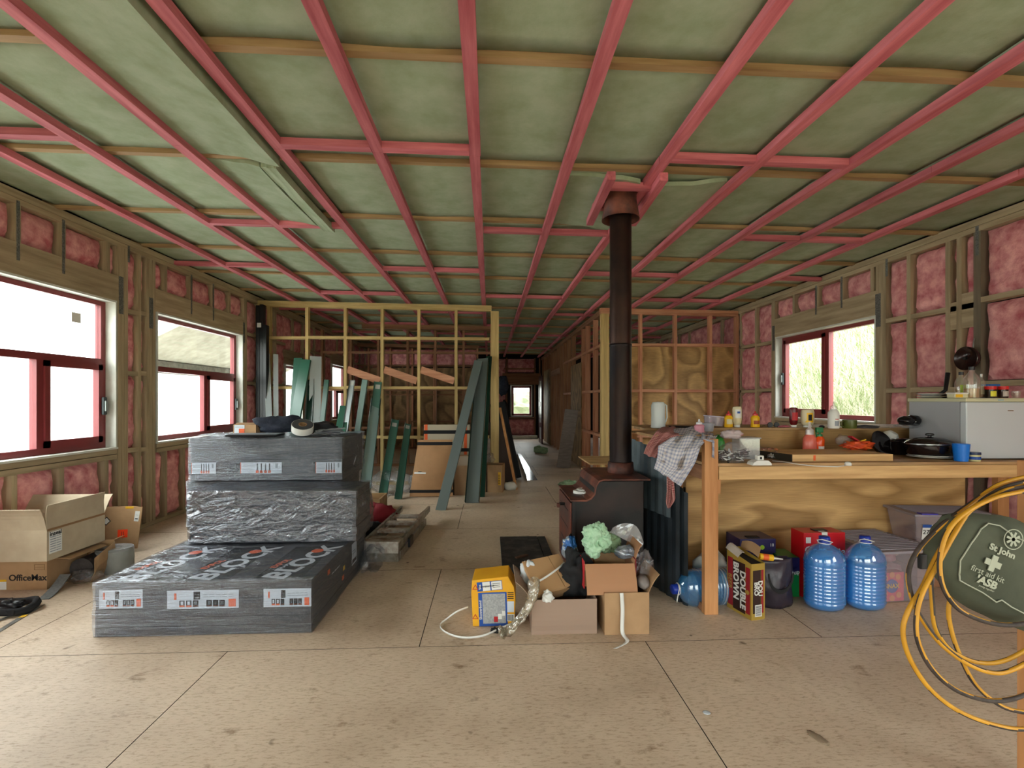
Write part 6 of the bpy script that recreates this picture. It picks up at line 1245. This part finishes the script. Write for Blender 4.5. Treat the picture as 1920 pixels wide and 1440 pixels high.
def dg(t, w, d, h):
    MB().box(-w/2-.0005, w/2+.0005, -.0015, 0, .18, h).build('purple_panel', PUR, t); MB().prism([(-w/2, .18), (w/2, .18), (w/2, .22), (-w/2+.02, .12)], .0012, TP((0, -.0028, 0))).build('purple_edge', PUR, t)
    MB().lathe([(0, 0), (.055, 0), (.055, .002), (0, .002)], 24, sx=.7, sy=1.2, M=TP((-w/2+.035, -.003, h*.55)) @ Matrix.Rotation(PI/2, 4, 'X')).build('silver_can_end', mat('silver_print', 'A9ABB4', .35), t); text('7up', .04, WHT, 'lettering', t, face((w/2-.03, -.003, h*.62), (1, 0, .3), (0, 0, 1)), bold=.02)
drink('green and purple drink carton between the tote bag and the left blue bottle', 1.99, 2.12, 3.20, 3.40, .27, GRNC, -.12, dg)
# plastic storage bins
BIN = tinted('clear_bin_plastic', (.86, .84, .88), (.66, .62, .68), .25, .07, .12, .2); LID = mat('frosted_bin_lid', '9C96A0', .35, col2='A9A2A8', scale=8, sv=(1, 40, 1)); LID.node_tree.nodes['Principled BSDF'].inputs['Alpha'].default_value = .75
def bin_(label, loc, rz, w, d, h, decor, lid=True, taper=.03, tilt=0):
    t = thing('storage_bin', label, 'storage bin', loc, rz); b = MB(); a, c = w/2-taper, d/2-taper; A_, C_ = w/2, d/2
    v0 = [(-a, -c, 0), (a, -c, 0), (a, c, 0), (-a, c, 0)]; v1 = [(-A_, -C_, h), (A_, -C_, h), (A_, C_, h), (-A_, C_, h)]
    b.add([(x, y, z+.002) for x, y, z in v0+v1], [(0, 3, 2, 1), (0, 1, 5, 4), (1, 2, 6, 5), (2, 3, 7, 6), (3, 0, 4, 7)]); b.build('bin_body', BIN, t, bevel=.012)
    b = MB(); b.box(-A_-.015, A_+.015, -C_-.015, C_+.015, h+.003, h+.02); 
    for k in range(14): y = -C_+.03+k*(d-.06)/13; b.box(-A_+.03, A_-.03, y-.004, y+.004, h+.019, h+.026)
    b.build('bin_lid', LID, t, bevel=.004); decor(t, w, d, h); return t
def dsn(t, w, d, h):
    SN = mat('pink_packet', 'D8304A', .4, col2='E05A66', scale=14); t2 = t
    o = MB().box(-w/2+.045, -w/2+.22, -d/2+.035, -d/2+.09, .01, .20).build('x', SN, None); o.name = 'snack_box'; o.location = t.location; o.rotation_euler = t.rotation_euler; tag(o, 'pink cracker box seen through the front of the big clear bin', 'box')
    M = Matrix.Translation((-w/2+.13, -d/2+.034, .11)) @ Matrix.Rotation(PI/2, 4, 'X')
    MB().lathe([(0, 0), (.045, 0), (.045, .002), (0, .002)], 26, M=M).build('blue_roundel', BLUEP, o); text('SNAX', .04, YEL, 'lettering', o, M @ TP((0, 0, .0026)), bold=.03)
    for (x, z) in ((-.055, .06), (.05, .05), (-.05, .165), (.045, .17), (0, .03), (0, .185)): MB().lathe([(0, 0), (.02, 0), (.02, .002), (0, .002)], 14, M=Matrix.Translation((-w/2+.13+x, -d/2+.034, z)) @ Matrix.Rotation(PI/2, 4, 'X')).build('cracker_print', mat('cracker', 'E08A4A', .5), o)
    for k, (x, z, c) in enumerate(((-.09, .25, 'B8404A'), (.04, .24, 'A84A5A'), (.12, .14, 'B06A7A'), (.15, .26, '9A8A3A'))):
        o = blob(.07, .08, .045, .3, 2, 16, k).build('food_packet', mat('packet_%d' % k, c, .4, col2='C8A0A0', scale=10), None, smooth=True); bpy.context.view_layer.update(); o.matrix_world = Matrix.Translation(t.location) @ Matrix.Rotation(t.rotation_euler.z, 4, 'Z') @ Matrix.Translation((x, -.03+.03*k, z-.045)); tag(o, ('red food packet at upper left inside the big clear bin', 'wine-red food packet at the top middle inside the big clear bin', 'mauve food packet low at the right inside the big clear bin', 'olive food packet at upper right inside the big clear bin')[k], 'packet')
    MB().box(w/2-.07, w/2-.01, -d/2-.022, -d/2-.01, h-.01, h+.018).build('bin_clip', BLK, t)
bin_('big clear lidded storage bin full of snack packets, behind the right blue bottle', (2.76, 3.30, 0), .08, .46, .50, .335, dsn)
def d27(t, w, d, h):
    M = face((-.13, -d/2+.008, .125), (1, 0, 0), (0, -.12, 1)); label_strip(t, M, .20, .11, [(0, 1, 0, 1, WHT), (0, .3, .8, 1, BLUEP), (.33, .70, .0, .95, mat('dark_photo', '243024', .4)), (.38, .62, .3, .6, mat('photo_pink', 'A04A80', .4)), (.36, .66, .55, .75, mat('photo_green', '5A8A5A', .4))]); text('27', .045, INK, 'lettering', t, M @ TP((-.075, .0, .003))); MB().box(-w/2+.03, -w/2+.14, -d/2-.018, -d/2+.03, h+.019, h+.027).build('blue_clip', mat('blue_clip', '3A3AB0', .35), t)
# a second smaller bin on a low block behind
t = thing('timber_block', 'pile of boards on the floor that carries the smaller clear bin', 'boards', (3.38, 3.34, 0))
for k in range(4): MB().box(-.30, .36, -.02, .22, .07*k, .07*k+.066).build('board', DARKW[0], t)
bin_('smaller clear bin with blue clip and printed label, raised at the back right', (3.33, 3.40, .282), -.12, .56, .30, .235, d27)
lump('black_chair', 'black padded seat shape in the shadow behind the bench end', 'seat', (1.66, 3.98, .001), (.18, .14, .36), mat('black_vinyl', '0E0D0E', .4), .12, 1.5, 3.3)
lump('foil_roll', 'silver foil covered roll on the shelf behind the bench end', 'roll', (1.62, 4.45, .522), (.16, .06, .045), FOIL, .2, 2, 3.3)

# ================================================================ POST, FIRST AID BAG AND CABLE AT THE RIGHT EDGE
PYY = 1.50
px_ = XY(1906, PYY+.09)
t = thing('timber_post', 'short brown timber post at the right edge carrying the first aid bag and cable', 'post', (px_+.045, PYY+.045, 0)); MB().box(-.045, .045, -.045, .045, 0, 1.14).build('post_shaft', POSTW[2], t, bevel=.003)
MB().tube([(.0, -.045, 1.10), (0, -.10, 1.11), (0, -.11, 1.13)], .006, 8).build('iron_hook', BLK, t)
MB().box(.0, .25, -.02, .02, 1.06, 1.10).build('cross_arm', POSTW[0], t)
GC = mat('olive_canvas', '3A3E30', .85, col2='4A4E3E', scale=5, bump=.15, detail=8); PR_ = mat('faded_white_print', '9EA290', .8)
cx, cy_, cz = PY(1868, 1062, 1.40)
t = thing('first_aid_bag', 'dark green canvas first aid kit bag with white cross, hanging tilted from the post', 'first aid bag', (cx, cy_, cz), rot=(0, math.radians(23), 0))
W2, H2 = .235, .155
tpr = lambda a: 1-.42*max(0, -a)**1.6
def bagf(sgn):
    def f(u, v):
        a = (u-.5)*2; c = (v-.5)*2; x = W2*a*(1-.06*c*c)+.006*fn(v*4, 3); z = H2*c*(1-.10*abs(a)**2.5)*tpr(a)+.006*fn(u*5, 1)
        y = sgn*.05*(1-abs(a)**3)**.5*(1-abs(c)**3)**.5 if abs(a) < 1 and abs(c) < 1 else 0
        return (x, y+.003*fn(u*8, v*8), z)
    return f
b = MB(); b.grid(bagf(-1), 26, 20); b.grid(bagf(1), 26, 20); b.build('bag_body', GC, t, smooth=True)
Fb = lambda x, z, y=-.053: face((x-.08, y, z), (1, 0, 0), (0, 0, 1))
ol = [(-.125, -.07), (-.14, -.03), (-.13, .03), (-.115, .08), (-.095, .105), (-.06, .112), (-.01, .098), (.04, .098), (.11, .104), (.15, .085), (.155, .0), (.15, -.075), (.13, -.102), (.06, -.098), (.02, -.09), (.01, -.102), (-.04, -.092), (-.09, -.088), (-.115, -.085), (-.125, -.07)]
ol = [(x-.022, z) for x, z in ol]
def surf(x, z): a = max(-.98, min(.98, x/W2)); c = max(-.98, min(.98, z/H2/tpr(a))); return -.05*(1-abs(a)**3)**.5*(1-abs(c)**3)**.5-.0035
ps = []
for i in range(len(ol)-1):
    for k in range(4): f_ = k/4; x = ol[i][0]*(1-f_)+ol[i+1][0]*f_; z = ol[i][1]*(1-f_)+ol[i+1][1]*f_; ps.append((x, surf(x, z), z))
ps.append(ps[0]); MB().tube(ps, .0022, 6).build('printed_outline', PR_, t, smooth=True)
def wrapped(o):
    for v in o.data.vertices: v.co.y = surf(v.co.x, v.co.z)-(.0006 if v.co.y < -.0535 else 0)
    return o
wrapped(text('St John', .025, PR_, 'lettering', t, Fb(.02, .043), bold=.04, sx=1.15)); wrapped(text('first aid kit', .0245, PR_, 'lettering', t, Fb(.005, -.036))); wrapped(text("'ASB", .030, PR_, 'lettering', t, Fb(.012, -.060), bold=.045, sx=1.15)); wrapped(text('young together', .008, PR_, 'lettering', t, Fb(.02, -.076)))
b = MB(); b.obox(TP((-.075, -.0535, -.001)), .052, .002, .018); b.obox(TP((-.075, -.0539, -.001)), .018, .0024, .048); b.build('white_cross', PR_, t)
b = MB(); b.lathe([(.028, 0), (.0305, 0), (.0305, .001), (.028, .001), (.028, 0)], 32, M=TP((-.045, -.054, .088)) @ Matrix.Rotation(PI/2, 4, 'X'), cap=False)
for k in range(8):
    a = PI/4*k; b.add([Vector((-.045+.003*math.cos(a+PI/2), -.0545, .088+.003*math.sin(a+PI/2))), Vector((-.045+.003*math.cos(a-PI/2), -.0545, .088+.003*math.sin(a-PI/2))), Vector((-.045+.022*math.cos(a-.16), -.0545, .088+.022*math.sin(a-.16))), Vector((-.045+.022*math.cos(a+.16), -.0545, .088+.022*math.sin(a+.16)))], [(0, 1, 2, 3)])
b.build('star_emblem', PR_, t)
MB().grid(lambda u, v: (.03+.12*u, -.03+.01*v, .13+.09*math.sin(PI*u)+.03*v), 10, 1).build('bag_strap', mat('brown_webbing', '2A201E', .8), t, solid=.003)
MB().obox(TP((-.235, -.01, -.075)) @ Matrix.Rotation(-.4, 4, 'Y'), .022, .014, .045).build('strap_buckle', BLK, t, bevel=.003)
# yellow and black cable
CY = mat('yellow_cable', 'B8821A', .5, col2='C89224', scale=14); CBk = mat('grimy_black_stripe', '2E2622', .7, col2='443A34', scale=40)
t = thing('extension_cable', 'coil of yellow and black striped cable hanging in big loops from the post', 'cable', (px_, PYY, 1.1)); O = Vector(t.location)
def crv(pts, n=7):
    P_ = [Vector(p) for p in pts]; out = []
    for i in range(len(P_)-1):
        p0, p1, p2, p3 = P_[max(i-1, 0)], P_[i], P_[i+1], P_[min(i+2, len(P_)-1)]
        for k in range(n): s = k/n; out.append(0.5*((2*p1)+(-p0+p2)*s+(2*p0-5*p1+4*p2-p3)*s*s+(-p0+3*p1-3*p2+p3)*s**3))
    return out+[P_[-1]]
def cable(pts, tw=0.0, r=.0066):
    ps = crv([Vector(PY(a, b2, Y))-O for a, b2, Y in pts]); b = MB(); b.tube(ps, r, 12); n = len(ps)-1
    for i in range(n):
        for k in range(12): b.m[i*12+k] = 1 if ((k+int(tw*12+i*.16)) % 12) < 5 else 0
    b.build('cable_loop', [CY, CBk], t, smooth=True)
E_ = 1960
cable([(E_, 890, 1.43), (1920, 895, 1.42), (1870, 910, 1.41), (1815, 948, 1.40), (1765, 985, 1.39), (1722, 1030, 1.38), (1704, 1070, 1.37), (1707, 1110, 1.36), (1722, 1150, 1.36), (1762, 1205, 1.36), (1815, 1245, 1.37), (1870, 1262, 1.38), (1920, 1245, 1.39), (E_, 1215, 1.42)], .1)
cable([(E_, 897, 1.41), (1920, 904, 1.40), (1875, 918, 1.39), (1830, 948, 1.38), (1790, 990, 1.37), (1755, 1045, 1.36), (1730, 1100, 1.35), (1703, 1145, 1.34), (1693, 1185, 1.34), (1706, 1235, 1.34), (1742, 1290, 1.34), (1795, 1332, 1.35), (1860, 1358, 1.36), (1920, 1367, 1.37), (E_, 1350, 1.40)], .4)
cable([(E_, 905, 1.39), (1920, 912, 1.385), (1880, 922, 1.375), (1820, 958, 1.365), (1790, 1000, 1.355), (1757, 1060, 1.345), (1728, 1115, 1.33), (1718, 1160, 1.325), (1722, 1205, 1.32), (1748, 1255, 1.32), (1795, 1295, 1.33), (1860, 1314, 1.34), (1920, 1303, 1.35), (E_, 1270, 1.40)], .7)
cable([(E_, 912, 1.36), (1920, 921, 1.36), (1860, 935, 1.35), (1805, 965, 1.34), (1775, 1000, 1.335), (1762, 1050, 1.33), (1768, 1100, 1.32), (1795, 1140, 1.315), (1840, 1163, 1.31), (1890, 1172, 1.31), (1940, 1166, 1.33)], .9)
cable([(1752, 1020, 1.42), (1745, 1070, 1.42), (1748, 1130, 1.42), (1755, 1180, 1.42), (1785, 1220, 1.42), (1835, 1242, 1.42), (1890, 1236, 1.42), (E_, 1195, 1.45)], .2)
cable([(1810, 1000, 1.47), (1800, 1060, 1.47), (1780, 1130, 1.47), (1782, 1175, 1.47), (1800, 1230, 1.46), (1830, 1285, 1.45), (1880, 1325, 1.44), (1935, 1338, 1.44)], .5)

# ---- printed labels and lettering belong to the surface they sit on (thing > part > sub-part)
KID = ('printed_label', 'lettering', 'bottle_label', 'jar_label', 'paper_tag', 'print_panel', 'print_spot', 'pen_marking', 'packing_tape', 'door_groove', 'handle_arm', 'brass_grip', 'printed_outline', 'white_cross', 'star_emblem', 'warning_triangle', 'warning_inner', 'cap_print', 'white_tape', 'air_control', 'control_knob', 'diamond_label', 'diamond_centre', 'yellow_label', 'yellow_mark', 'orange_mark', 'chipped_mark', 'brand_badge', 'white_mark', 'white_band', 'lime_spot', 'silver_can_end', 'purple_edge', 'gold_seal')
HOST = ('_body', 'foam_boards', 'web', 'card_panel', 'stove_door', 'fridge_door', 'slab', 'ruler_blade')
kidmap = {}
for o in C.objects:
    if o.parent is not None: kidmap.setdefault(o.parent, []).append(o)
for root, ch in kidmap.items():
    if root.parent is not None or root.type != 'EMPTY' or root.get('kind') == 'structure': continue
    host = next((c for h in HOST for c in ch if c.name.split('.')[0].endswith(h) and c.location.length < 1e-6 and Vector(c.rotation_euler).length < 1e-6), None)
    if host is None: continue
    for c in ch:
        if c is not host and c.name.split('.')[0] in KID: c.parent = host
